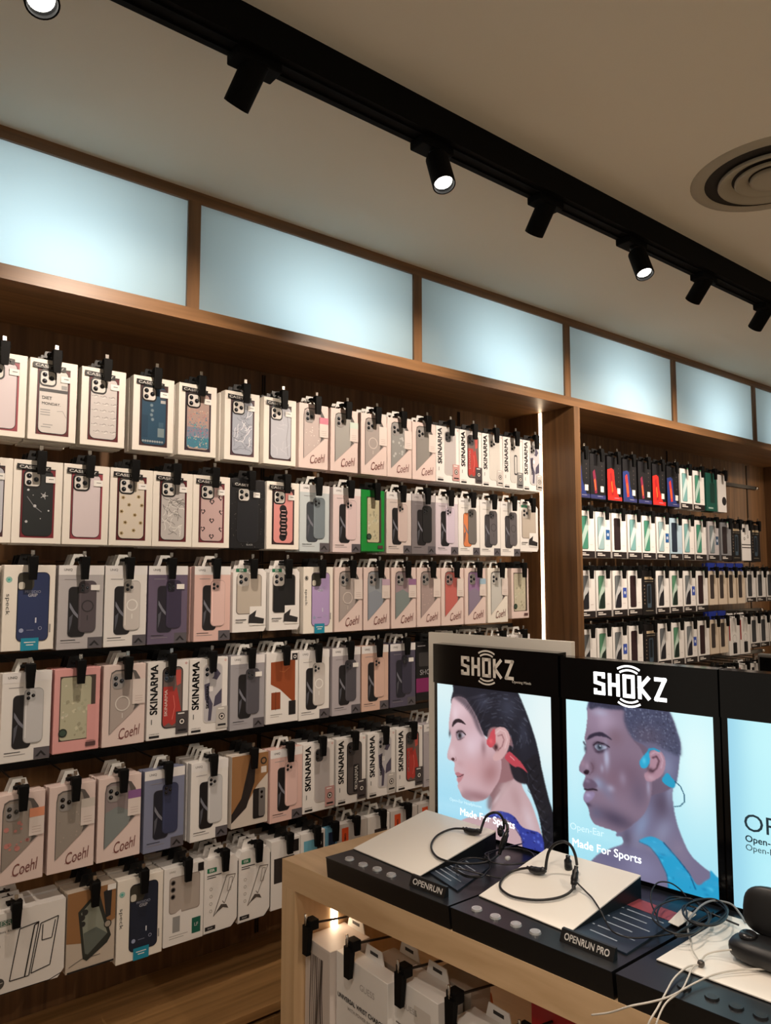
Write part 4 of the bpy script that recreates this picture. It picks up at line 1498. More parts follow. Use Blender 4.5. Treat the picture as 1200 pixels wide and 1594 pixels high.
kit_simple('t_band', .090, .25, .10, mat('carton_bone', (214, 204, 198), .5), [('printed_front', art_band)], 'card')
kit_simple('t_wrist', .162, .24, .035, PAPER, [('printed_front', art_wrist)], 'card')
kit_simple('t_small', .125, .22, .060, PAPER, [('printed_front', art_small)], 'card')
kit_simple('t_last', .12, .22, .060, PAPER, [('printed_front', lambda a: a.rect(0, .0, 1, 1, C(22, 20, 20), 1))], 'card')
kit_simple('t_grey', .10, .22, .05, mat('carton_stone', (168, 156, 144), .5), [('printed_front', lambda a: a.rect(.1, .2, .9, .3, INK, 1))], 'card')
kit_simple('t_orange', .060, .20, .012, mat('carton_orange', (206, 104, 56), .5), [('printed_front', lambda a: a.rect(.2, .3, .8, .5, WHITE, 1))], 'none', [(0, .10), (.06, .03), (.2, 0), (.8, 0), (.94, .03), (1, .10), (1, 1), (0, 1)][::-1])
kit_simple('t_red', .095, .20, .03, mat('carton_red', (176, 26, 28), .5), [('printed_front', lambda a: a.rr(.2, .25, .7, .7, .006, C(60, 20, 22), 1))], 'card')
rot_place('t_band', 'watch_band_box', 'pale box with dark streaked band, first under table top', 1.3275, .897, .800)
rot_place('t_wrist', 'charger_box', 'large white wrist charger box hanging under table top', 1.199, .910, .802)
rot_place('t_small', 'accessory_box', 'white box right of the wrist charger box under table', 1.062, .925, .812)
rot_place('t_last', 'accessory_box', 'black fronted box with white top under the table', .925, .939, .790)
rot_place('t_grey', 'accessory_box', 'grey brown box hanging behind the white ones under table', 1.035, .990, .815)
rot_place('t_grey', 'accessory_box', 'grey brown box behind the wrist charger box', 1.170, .960, .800)
q = at(742, 1536, X=1.06)
rot_place('t_orange', 'hang_card', 'orange rounded card hanging under the table top', q.y, 1.06, q.z)
q = at(862, 1570, X=1.02)
rot_place('t_red', 'accessory_box', 'red box hanging under the table, nearest the viewer', q.y, 1.02, q.z)

# ------------------------------------------------------------------ lit product displays
def Sp(s, z, off=0.0):
    """point on the line of screens; s runs towards the viewer's right"""
    k = s * 0.988
    return Vector((1.174 + .155 * k - off * .988, 1.275 - k - off * .153, z))


SD = (Sp(1, 0) - Sp(0, 0)).normalized()
ZU = Vector((0, 0, 1))


def slab(mb, s0, s1, z0, z1, near, far, m):
    mb.hexa([tuple(Sp(s0, z0, near)), tuple(Sp(s1, z0, near)), tuple(Sp(s1, z0, far)), tuple(Sp(s0, z0, far)),
             tuple(Sp(s0, z1, near)), tuple(Sp(s1, z1, near)), tuple(Sp(s1, z1, far)), tuple(Sp(s0, z1, far))], m)


def bf(y, e=0.0):
    return .880 + .112 * (1.275 - y) + e


class Canvas:
    def __init__(self, w, h):
        self.w, self.h = w, h
        self.img = np.zeros((h, w, 3))
        self.X, self.Y = np.meshgrid((np.arange(w) + .5) / w, (np.arange(h) + .5) / h)

    def quad(self, P):
        """photo points of the picture corners TL TR BR BL -> uv mapping"""
        A, B = [], []
        for (x, y), (u, v) in zip(P, ((0, 0), (1, 0), (1, 1), (0, 1))):
            A.append([x, y, 1, 0, 0, 0, -u * x, -u * y]); B.append(u)
            A.append([0, 0, 0, x, y, 1, -v * x, -v * y]); B.append(v)
        self.Hm = np.append(np.linalg.solve(np.array(A, float), np.array(B, float)), 1).reshape(3, 3)

    def uv(self, pts):
        r = []
        for x, y in pts:
            q = self.Hm @ np.array([x, y, 1.0])
            r.append((q[0] / q[2], q[1] / q[2]))
        return r

    @staticmethod
    def smooth(P, n=6):
        out = []
        N = len(P)
        P = np.array(P)
        for i in range(N):
            a, b_, c, d = P[i - 1], P[i], P[(i + 1) % N], P[(i + 2) % N]
            for k in range(n):
                t = k / n
                out.append(.5 * ((2 * b_) + (-a + c) * t + (2 * a - 5 * b_ + 4 * c - d) * t * t + (-a + 3 * b_ - 3 * c + d) * t ** 3))
        return out

    def blur(self, M, r):
        if r <= 0:
            return M
        k = int(max(1, r * 2.5))
        g = np.exp(-.5 * (np.arange(-k, k + 1) / r) ** 2); g /= g.sum()
        Mp = np.pad(M, ((0, 0), (k, k)), 'edge')
        M = sum(g[i] * Mp[:, i:i + M.shape[1]] for i in range(2 * k + 1))
        Mp = np.pad(M, ((k, k), (0, 0)), 'edge')
        return sum(g[i] * Mp[i:i + M.shape[0], :] for i in range(2 * k + 1))

    def mask(self, P, r=.7):
        M = np.zeros((self.h, self.w), bool)
        n = len(P)
        for i in range(n):
            x0, y0 = P[i]; x1, y1 = P[(i + 1) % n]
            if y0 == y1:
                continue
            c = ((self.Y >= min(y0, y1)) & (self.Y < max(y0, y1)))
            M ^= c & (self.X < (x1 - x0) * (self.Y - y0) / (y1 - y0) + x0)
        return self.blur(M.astype(float), r)

    def fill(self, pts, col, a=1.0, r=.7, clip=None, sm=True):
        P = self.uv(pts)
        M = self.mask(self.smooth(P) if sm else P, r) * a
        if clip is not None:
            M = M * clip
        self.img += (np.array(col) / 255. - self.img) * M[..., None]
        return M

    def blob(self, x, y, rx, ry, col, a=.6, clip=None, rot=0.0):
        """soft oval centred on photo point"""
        (cu, cv), (ru, _), (_, rv) = self.uv([(x, y), (x + 1, y), (x, y + 1)])
        su, sv = (ru - cu), (rv - cv)
        dx, dy = (self.X - cu) / su, (self.Y - cv) / sv
        c, s = math.cos(rot), math.sin(rot)
        q = ((dx * c + dy * s) / rx) ** 2 + ((-dx * s + dy * c) / ry) ** 2
        M = np.exp(-q) * a
        if clip is not None:
            M = M * clip
        self.img += (np.array(col) / 255. - self.img) * M[..., None]

    def stroke(self, pts, w, col, a=1.0, r=.5, clip=None):
        P = np.array(self.uv(pts))
        D = np.full((self.h, self.w), 1e9)
        ar = self.h / self.w
        for p, q in zip(P, P[1:]):
            d = q - p
            L2 = d[0] ** 2 + (d[1] * ar) ** 2 + 1e-12
            t = np.clip(((self.X - p[0]) * d[0] + (self.Y - p[1]) * ar * d[1] * ar) / L2, 0, 1)
            D = np.minimum(D, np.hypot(self.X - p[0] - t * d[0], (self.Y - p[1] - t * d[1]) * ar))
        M = self.blur((D * self.w < w / 2).astype(float), r) * a
        if clip is not None:
            M = M * clip
        self.img += (np.array(col) / 255. - self.img) * M[..., None]

    def mesh(self, name, s0, s1, z0, z1, off):
        w, h = self.w, self.h
        vs = []
        for j in range(h):
            for i in range(w):
                vs.append(tuple(Sp(s0 + (s1 - s0) * i / (w - 1), z1 + (z0 - z1) * j / (h - 1), off)))
        fs = [(j * w + i, (j + 1) * w + i, (j + 1) * w + i + 1, j * w + i + 1) for j in range(h - 1) for i in range(w - 1)]
        me = bpy.data.meshes.new(name)
        me.from_pydata(vs, [], fs)
        c = np.clip(self.img, 0, 1).reshape(-1, 3)
        c = np.where(c <= .04045, c / 12.92, ((c + .055) / 1.055) ** 2.4)
        ca = me.color_attributes.new('picture', 'FLOAT_COLOR', 'POINT')
        ca.data.foreach_set('color', np.concatenate([c, np.ones((len(c), 1))], 1).astype(np.float32).ravel())
        me.materials.append(SCREENM)
        return me


SCREENM = bpy.data.materials.new('lit_screen')
SCREENM.use_nodes = True
_b = SCREENM.node_tree.nodes['Principled BSDF']
_a = SCREENM.node_tree.nodes.new('ShaderNodeAttribute')
_a.attribute_name = 'picture'
_b.inputs['Base Color'].default_value = (0.01, 0.01, 0.01, 1)
_b.inputs['Roughness'].default_value = 0.15
_b.inputs['Emission Strength'].default_value = 1.0
SCREENM.node_tree.links.new(_a.outputs['Color'], _b.inputs['Emission Color'])


def woman():
    c = Canvas(230, 300)
    c.quad([(681, 1060), (854, 1085), (852, 1321), (682, 1277)])
    X, Y = c.X, c.Y
    top, bot = np.array([218, 240, 243]) / 255, np.array([150, 214, 240]) / 255
    k = np.clip(Y * 1.1 - .15 + .25 * (0.35 - X), 0, 1)[..., None]
    c.img = top * (1 - k) + bot * k
    c.blob(846, 1130, 30, 90, (236, 248, 248), .8)
    c.blob(700, 1255, 40, 14, (186, 230, 246), .5)
    # shoulder, neck
    sk = (196, 164, 168)
    c.fill([(713, 1274), (730, 1267), (748, 1266), (761, 1257), (764, 1240), (758, 1220), (800, 1190), (809, 1221), (822, 1247), (835, 1290), (838, 1325), (740, 1325), (700, 1280)], sk, 1, .8)
    c.fill([(757, 1243), (762, 1256), (775, 1236), (796, 1205), (800, 1190), (770, 1190)], (120, 84, 88), .75, 3)
    c.blob(782, 1222, 6, 18, (206, 178, 180), .7, rot=.5)
    c.blob(770, 1240, 3, 14, (226, 206, 210), .6, rot=.5)
    c.blob(800, 1240, 8, 20, (176, 140, 142), .6, rot=-.3)
    c.blob(818, 1272, 8, 22, (214, 196, 204), .6, rot=-.3)
    c.stroke([(759, 1254), (764, 1243), (776, 1225)], 1.2, (110, 74, 78), .5, 1.2)
    # head hair mass
    hair = c.fill([(714, 1058), (706, 1074), (703, 1092), (712, 1096), (724, 1100), (740, 1120), (752, 1142), (770, 1150), (786, 1162), (792, 1188), (797, 1208), (812, 1214), (828, 1216),
                   (836, 1190), (832, 1160), (824, 1130), (814, 1100), (802, 1072), (790, 1058)], (34, 34, 44), 1, .8)
    c.fill([(760, 1135), (790, 1140), (798, 1175), (800, 1205), (775, 1215), (760, 1200)], (150, 108, 112), 1, 1)
    c.fill([(788, 1160), (800, 1165), (812, 1190), (818, 1215), (800, 1212), (792, 1194)], (38, 34, 42), 1, 1.2)
    # face
    face = c.fill([(706, 1084), (702.5, 1100), (699.5, 1122), (699.5, 1134), (702.5, 1142), (702, 1152), (698.5, 1164), (696.5, 1174), (698.5, 1180), (706, 1183), (708, 1188), (707, 1196), (709.5, 1202), (712, 1207),
                   (710.5, 1211), (713, 1216), (712.5, 1221), (716, 1229), (720, 1237), (729, 1242), (742, 1243.5), (756, 1238), (768, 1222), (776, 1206), (778, 1180), (764, 1160), (752, 1140), (742, 1114), (732, 1096), (722, 1084)], (204, 170, 176), 1, .7)
    c.blob(716, 1102, 14, 16, (226, 196, 204), .8, face)
    c.blob(742, 1150, 16, 18, (216, 186, 196), .8, face)
    c.blob(735, 1195, 16, 16, (204, 160, 164), .7, face)
    c.blob(762, 1200, 14, 22, (160, 112, 114), .8, face, .3)
    c.blob(745, 1236, 30, 8, (140, 100, 106), .7, face)
    c.blob(733, 1160, 10, 14, (226, 202, 212), .6, face)
    c.blob(709, 1110, 5, 14, (236, 214, 222), .6, face)
    c.blob(752, 1182, 10, 14, (190, 146, 150), .5, face)
    c.blob(716, 1226, 4, 6, (222, 190, 196), .5, face)
    c.blob(725, 1238, 12, 6, (150, 118, 124), .6, face)
    c.blob(704, 1168, 5, 8, (226, 200, 206), .6, face)
    c.blob(716, 1186, 6, 5, (190, 148, 152), .5, face)
    c.fill([(706, 1082), (722, 1082), (738, 1104), (748, 1132), (752, 1146), (743, 1134), (734, 1112), (722, 1096)], (70, 60, 70), .7, 2.6)
    c.blob(752, 1162, 4, 12, (120, 84, 88), .5, face)
    # brow, eye
    c.fill([(704.5, 1130), (706, 1121), (712, 1117), (719, 1119), (725.5, 1126.5), (718, 1123.5), (711, 1123.5)], (40, 28, 34), .95, .6)
    c.fill([(710, 1138), (714, 1134.5), (720, 1135), (724.5, 1141), (719, 1147), (714, 1150), (711, 1146)], (96, 76, 86), .75, 1.4)
    c.fill([(712, 1142), (715, 1138.5), (721, 1140), (723.5, 1143), (718, 1147), (713.5, 1148.5)], (190, 180, 190), .9, .6)
    c.blob(716, 1143, 2.8, 5, (18, 14, 20), 1)
    c.stroke([(711, 1139), (714, 1136), (720, 1136.5), (725, 1142)], 1.8, (24, 18, 22), .95, .4)
    c.stroke([(712.5, 1150), (718, 1149), (723, 1146)], 1.0, (70, 50, 58), .6, .5)
    c.blob(700.5, 1140, 1.6, 5, (70, 56, 64), .8)
    c.fill([(702.5, 1179), (706, 1177), (708, 1180), (705.5, 1182.5)], (70, 36, 40), .9, .6)
    c.stroke([(709.5, 1176), (710.5, 1181), (707, 1183)], 1.2, (140, 96, 100), .7, .6)
    # mouth
    c.fill([(708.5, 1201), (713, 1199.5), (717, 1201.5), (721.5, 1203), (716, 1205), (712, 1206)], (178, 110, 118), .85, .6)
    c.fill([(712, 1208), (717, 1206), (721.5, 1203.5), (719, 1210), (714, 1215.5), (712.5, 1212)], (188, 122, 128), .85, .7)
    c.stroke([(711.5, 1206.5), (716, 1206), (721.5, 1203)], 1.5, (60, 24, 30), .95, .5)
    # braid
    P = [(806, 1190), (818, 1180), (832, 1172), (838, 1195), (843, 1220), (848, 1242), (853, 1262), (854, 1290), (853, 1320), (838, 1312), (836, 1290), (832, 1264), (826, 1244), (820, 1228), (814, 1214)]
    br = c.fill(P, (30, 29, 36), 1, .8)
    r = random.Random(3)
    for k in range(8):
        x, y = 820 + k * 3.2, 1196 + k * 15
        c.stroke([(x - 3, y - 9), (x + 1, y - 2), (x + 8, y + 2)], 1.2, (84, 84, 100), .7, .8, br)
        c.stroke([(x + 10, y - 8), (x + 4, y - 1), (x - 1, y + 7)], 1.2, (10, 10, 14), .8, .8, br)
    for k in range(150):
        x, y = r.uniform(745, 826), r.uniform(1064, 1160)
        L = r.uniform(6, 16)
        an = math.atan2(y - 1150, x - 770) + 1.57 + r.uniform(-.3, .3)
        c.stroke([(x, y), (x + L * math.cos(an) * .6, y + L * math.sin(an) * .6)], .9, r.choice([(116, 120, 140), (80, 84, 102), (16, 16, 22), (150, 156, 174)]), .55, .7, hair)
    for k in range(14):
        x = 724 + k * 2.2
        c.stroke([(x - 6, 1094 + k * 2.5), (x + 6, 1084 + k), (x + 26, 1080 + k)], .8, r.choice([(90, 86, 100), (30, 28, 36)]), .5, .7)
    c.blob(790, 1100, 14, 20, (84, 88, 108), .45, hair)
    c.blob(752, 1092, 10, 12, (76, 80, 100), .45, hair)
    c.blob(812, 1140, 7, 22, (74, 78, 98), .4, hair)
    # ear
    c.fill([(768, 1138), (774, 1131), (783, 1131), (790, 1139), (791.5, 1153), (787, 1168), (779, 1179), (769, 1182), (766, 1176), (771, 1166), (769, 1152)], (206, 164, 164), 1, .6)
    c.stroke([(771, 1140), (777, 1134.5), (785, 1138), (788, 1150), (784, 1163)], 1.6, (230, 198, 198), .8, .7)
    c.stroke([(774, 1144), (780, 1142), (783, 1150), (780, 1160), (774, 1166)], 1.8, (120, 76, 80), .75, .8)
    c.blob(771, 1161, 3, 5, (48, 22, 26), .9)
    # sport headphone
    c.fill([(764, 1137), (769, 1133), (770, 1142), (770.5, 1152), (768, 1158), (763, 1162), (757.5, 1157), (757, 1151), (761, 1145)], (200, 78, 88), 1, .7)
    c.blob(763, 1152, 3, 4, (240, 110, 116), .6)
    c.fill([(786, 1172), (791, 1168), (799, 1175), (806, 1182), (811, 1189), (817, 1200), (811, 1195), (804, 1191), (798, 1191), (789, 1184), (784, 1178)], (188, 70, 82), 1, .7)
    c.stroke([(792, 1175), (798, 1181)], 1.4, (246, 190, 190), .8, .6)
    c.stroke([(817, 1197), (818, 1210), (817, 1226), (822, 1232)], 1.0, (70, 70, 84), .6, .5)
    # top
    tp = c.fill([(752, 1266), (766, 1258.5), (781, 1258), (796, 1265), (809, 1281), (835, 1291), (837, 1325), (818, 1325), (808, 1309), (806, 1296), (792, 1274), (772, 1267)], (52, 62, 150), 1, .7)
    for k in range(150):
        x, y = r.uniform(755, 836), r.uniform(1258, 1318)
        c.blob(x, y, r.uniform(.8, 2), r.uniform(.8, 2), r.choice([(84, 104, 206), (26, 28, 84), (120, 140, 226)]), .8, tp)
    c.stroke([(752, 1266), (772, 1267), (792, 1274), (806, 1296), (808, 1310)], 1.6, (30, 34, 96), .8, .6)
    return c


def man():
    c = Canvas(240, 300)
    Q = [(873, 1091), (1108, 1121), (1109, 1402), (876, 1328)]
    c.quad(Q)
    X, Y = c.X, c.Y
    top, bot = np.array([206, 246, 252]) / 255, np.array([160, 222, 240]) / 255
    k = np.clip(Y * 1.1 - .2, 0, 1)[..., None]
    c.img = top * (1 - k) + bot * k
    c.blob(1080, 1190, 36, 80, (226, 252, 252), .8)
    c.blob(886, 1190, 12, 60, (206, 240, 250), .6)
    # neck and shoulders
    nk = c.fill([(905, 1336), (920, 1322), (940, 1314), (958, 1308), (957, 1298), (950, 1290), (1000, 1230), (1040, 1195), (1043, 1215), (1038, 1238), (1042, 1272), (1051, 1301), (1064, 1328), (1082, 1346), (1097, 1358), (1112, 1378), (1115, 1410), (990, 1400), (900, 1345)], (116, 110, 138), 1, .8)
    c.blob(1020, 1252, 16, 26, (84, 72, 92), .8, nk)
    c.blob(988, 1282, 10, 26, (134, 152, 186), .7, nk, .35)
    c.blob(1022, 1292, 12, 22, (140, 144, 172), .7, nk, .5)
    c.blob(1034, 1230, 7, 26, (150, 158, 186), .6, nk)
    c.blob(965, 1300, 8, 14, (76, 70, 94), .7, nk)
    c.blob(1050, 1325, 12, 22, (134, 122, 146), .6, nk, -.5)
    c.blob(985, 1345, 30, 20, (138, 136, 170), .6, nk)
    c.blob(940, 1330, 20, 9, (104, 100, 134), .6, nk)
    # skull, fade
    c.fill([(912, 1092), (930, 1150), (960, 1250), (1000, 1240), (1040, 1225), (1050, 1180), (1040, 1120), (1000, 1092)], (108, 92, 112), 1, .8)
    c.fill([(912, 1092), (909, 1112), (960, 1106), (975, 1150), (1000, 1168), (1040, 1222), (1048, 1200), (1052, 1178), (1053, 1160), (1047, 1140), (1036, 1112), (1024, 1098), (990, 1088), (940, 1084)], (104, 104, 134), 1, .8)
    face = c.fill([(910, 1100), (906, 1122), (904, 1138), (901.5, 1150), (903.5, 1160), (902.5, 1172), (897.5, 1182), (893, 1192), (893, 1199), (898, 1203), (902, 1206), (900.5, 1213), (898.5, 1221), (902, 1228), (900, 1234), (899.5, 1242), (904, 1249),
                   (907, 1257), (908.5, 1266), (915, 1277), (926, 1282), (940, 1287), (956, 1291), (975, 1280), (992, 1266), (1002, 1246), (1006, 1222), (1000, 1200), (990, 1170), (975, 1150), (966, 1110), (940, 1098)], (134, 114, 134), 1, .7)
    c.blob(930, 1124, 24, 18, (176, 156, 180), .8, face)
    c.blob(916, 1128, 10, 26, (144, 122, 144), .6, face)
    c.blob(950, 1150, 12, 14, (124, 98, 112), .7, face)
    c.blob(968, 1206, 30, 26, (112, 88, 106), .7, face)
    c.blob(940, 1212, 20, 18, (126, 98, 114), .6, face)
    c.blob(948, 1272, 32, 13, (70, 62, 84), .8, face, .2)
    c.blob(985, 1235, 14, 22, (96, 84, 106), .6, face)
    c.blob(936, 1182, 4, 14, (176, 178, 204), .75, face)
    c.blob(922, 1218, 7, 9, (150, 164, 194), .7, face, -.6)
    c.blob(934, 1228, 8, 16, (120, 126, 156), .5, face, -.6)
    c.blob(960, 1212, 6, 10, (160, 148, 172), .5, face)
    c.blob(898, 1188, 4, 6, (160, 132, 150), .7, face)
    c.blob(914, 1193, 5, 9, (100, 74, 88), .5, face)
    c.blob(918, 1262, 10, 10, (92, 96, 124), .5, face)
    # brow
    c.fill([(905, 1153), (909, 1146), (918, 1142.5), (928, 1142), (938, 1148), (944, 1154), (934, 1149.5), (920, 1147.5), (911, 1151)], (40, 34, 52), .9, .8)
    c.stroke([(900, 1156), (902, 1160)], 3, (50, 42, 58), .8, .8)
    # eye
    c.fill([(914, 1160), (920, 1155.5), (930, 1158), (939, 1163), (934, 1171), (924, 1174), (917, 1170)], (72, 56, 74), .75, 1.6)
    c.fill([(917, 1163), (922, 1160), (931, 1162), (936, 1165), (930, 1168), (922, 1169)], (170, 180, 200), .85, .7)
    c.blob(924.5, 1164, 4, 5, (34, 40, 54), 1)
    c.blob(925.5, 1162.5, 1.2, 1.2, (220, 236, 246), .9)
    c.stroke([(915, 1161), (921, 1156.5), (931, 1159), (940, 1164.5)], 1.8, (26, 20, 32), .95, .5)
    c.stroke([(918, 1171), (926, 1172), (934, 1168)], 1.2, (60, 46, 62), .7, .6)
    c.blob(902.5, 1166, 2, 5, (56, 48, 66), .8)
    # nose, mouth
    c.fill([(899, 1201), (904, 1197), (908, 1200), (905, 1205)], (36, 20, 30), .95, .7)
    c.stroke([(911, 1187), (914.5, 1193), (913.5, 1200), (908, 1205)], 1.3, (84, 58, 72), .7, .9)
    c.blob(905, 1192, 3, 5, (172, 148, 168), .6, face)
    c.fill([(898.5, 1218), (903, 1211), (912, 1212), (920, 1220), (917, 1226), (907, 1226), (900, 1224)], (96, 78, 100), .8, 1.2)
    c.blob(905, 1214, 4, 3, (150, 132, 160), .6, face)
    c.stroke([(901, 1226), (907, 1227), (914, 1226.5), (919, 1228)], 3.0, (34, 22, 34), .9, .8)
    c.fill([(900, 1233), (906, 1230), (915, 1231), (916, 1236), (910, 1243), (903, 1246), (899.5, 1240)], (146, 130, 164), .9, 1.0)
    c.blob(906, 1235, 4, 3, (186, 180, 212), .6, face)
    for bx_, by_, rx_, ry_ in ((934, 1176, 3, 18), (928, 1196, 3, 6), (941, 1226, 6, 5), (926, 1112, 12, 6), (1000, 1226, 3, 12)):
        c.blob(bx_, by_, rx_, ry_, (186, 192, 220), .45, face)
    c.blob(906, 1249, 5, 3, (50, 42, 60), .6, face)
    # hair
    r = random.Random(8)
    h1 = c.fill([(912, 1090), (910, 1106), (922, 1104), (938, 1107), (962, 1109), (963, 1122), (968, 1138), (978, 1152), (994, 1158), (1012, 1160), (1030, 1172), (1052, 1180), (1052, 1160), (1047, 1142), (1036, 1112), (1026, 1098), (990, 1086), (940, 1082)], (66, 70, 96), .9, 2.2)
    for k in range(900):
        x, y = r.uniform(908, 1054), r.uniform(1092, 1180)
        c.blob(x, y, r.uniform(.6, 1.4), r.uniform(.6, 1.4), r.choice([(150, 160, 186), (48, 50, 72), (36, 36, 54), (116, 126, 156)]), .6, h1)
    c.fill([(911, 1094), (911, 1107), (924, 1103), (940, 1106), (962, 1108), (960, 1100), (930, 1094)], (44, 42, 60), .6, 1.4)
    c.blob(1000, 1150, 26, 18, (108, 90, 104), .4)
    c.blob(1030, 1195, 12, 20, (140, 146, 176), .6)
    # ear
    c.fill([(1002, 1176), (1009, 1170), (1019, 1171), (1026, 1180), (1028, 1192), (1024, 1206), (1014, 1214), (1003, 1218), (996, 1215), (994, 1206), (999, 1202), (1003, 1190)], (172, 134, 150), 1, .7)
    c.stroke([(1005, 1177), (1012, 1173.5), (1020, 1176), (1024, 1186), (1021, 1198)], 1.8, (206, 176, 192), .7, .8)
    c.stroke([(1008, 1182), (1014, 1180), (1018, 1187), (1014, 1198), (1007, 1203)], 2.4, (60, 34, 46), .85, 1)
    c.blob(1004, 1201, 5, 4, (50, 30, 42), .7)
    c.blob(1004, 1212, 6, 4, (196, 164, 178), .6)
    # sport headphone
    c.stroke([(1001, 1188), (999, 1176), (1003, 1169), (1010, 1168.5), (1018, 1172)], 3.2, (40, 150, 190), 1, .6)
    c.fill([(996, 1176), (1001, 1173), (1003, 1180), (1002.5, 1190), (997, 1197), (990, 1196.5), (987, 1191), (988, 1185)], (44, 164, 206), 1, .6)
    c.blob(994, 1186, 3, 5, (96, 206, 236), .7)
    c.fill([(1026, 1209), (1031, 1206), (1037, 1212), (1043, 1220), (1041, 1228), (1032, 1226), (1022, 1217)], (40, 156, 196), 1, .6)
    c.stroke([(1043, 1219), (1051, 1226), (1057, 1239), (1057, 1250), (1050, 1256), (1040, 1256.5)], 1.8, (40, 90, 116), .95, .4)
    # top
    tp = c.fill([(984, 1306), (993, 1300.5), (1005, 1300), (1022, 1309), (1044, 1334), (1062, 1357), (1074, 1374), (1086, 1370), (1095, 1364), (1096, 1354), (1104, 1362), (1115, 1376), (1115, 1412), (1056, 1396), (1030, 1385), (1026, 1356), (1013, 1330), (1000, 1314)], (40, 158, 204), 1, .8)
    c.stroke([(1022, 1309), (1044, 1334), (1062, 1357), (1071, 1380)], 1.6, (14, 70, 110), .9, .7)
    c.stroke([(984, 1306), (1000, 1314), (1013, 1330), (1026, 1356), (1030, 1385)], 1.4, (24, 90, 130), .7, .7)
    for k in range(60):
        c.blob(r.uniform(990, 1110), r.uniform(1302, 1400), r.uniform(1, 5), r.uniform(1, 3), r.choice([(90, 196, 232), (20, 120, 170), (60, 176, 220)]), .5, tp)
    return c


def plain():
    c = Canvas(60, 80)
    X, Y = c.X, c.Y
    a, b_, d = np.array([176, 236, 248]) / 255, np.array([150, 208, 232]) / 255, np.array([196, 246, 252]) / 255
    k = np.clip(Y * 1.2 - .2, 0, 1)[..., None]
    c.img = d * (1 - k) + a * k
    c.img += (b_ - c.img) * np.exp(-(X * 9) ** 2)[..., None] * .8
    return c


LITW = mat('lit_lettering', (250, 252, 255), .5, emit=1.6)
SCRW = mat('screen_lettering_white', (240, 246, 250), .5, emit=.95)
SCRF = mat('screen_lettering_faint', (196, 228, 240), .5, emit=.9)
SCRD = mat('screen_lettering_dark', (40, 66, 84), .5, emit=.12)
LOGOC = mat('logo_cream', (236, 230, 222), .4)


def logo(mb, sc, z, w, m, off):
    """capital lettering with sound arcs above and below the middle letter"""
    o = Sp(sc, z, off)
    hh = w * .30
    lw = w * .050
    G = {'S': [(1, .86), (1, 1), (0, 1), (0, .55), (1, .45), (1, 0), (0, 0), (0, .14)], 'Z': [(0, 1), (1, 1), (0, 0), (1, 0)], 'O': [(0, 0), (0, 1), (1, 1), (1, 0), (0, 0)]}
    S2 = {'H': [[(0, 0), (0, 1)], [(1, 0), (1, 1)], [(0, .5), (1, .5)]], 'K': [[(0, 0), (0, 1)], [(.05, .5), (1, 1)], [(.05, .5), (1, 0)]]}
    for ch, u0 in (('S', .0), ('H', .205), ('O', .41), ('K', .615), ('Z', .83)):
        for P in S2.get(ch, [G.get(ch)]):
            Q = [o + SD * ((u0 + .03 + q[0] * .115 - .5) * w) + ZU * ((q[1] - .5) * (hh - lw)) for q in P]
            for p, q in zip(Q, Q[1:]):
                d = (q - p).normalized()
                nn = d.cross(SD.cross(ZU)).normalized() * lw * .5
                e = d * lw * .42
                mb.add([p - e - nn, q + e - nn, q + e + nn, p - e + nn], [(0, 1, 2, 3)], m)
    co = o + SD * (.4975 - .5) * w
    for sg in (1, -1):
        for r0 in (.215, .270):
            P = []
            for k in range(9):
                a = math.radians(90 + (k - 4) * 8.6)
                P.append(co + SD * math.cos(a) * w * r0 * 1.0 + ZU * sg * (math.sin(a) * w * r0 * .95 + hh * .01))
            for p, q in zip(P, P[1:]):
                d = (q - p).normalized()
                nn = d.cross(SD.cross(ZU)).normalized() * w * .013
                mb.add([p - nn, q - nn, q + nn, p + nn], [(0, 1, 2, 3)], m)


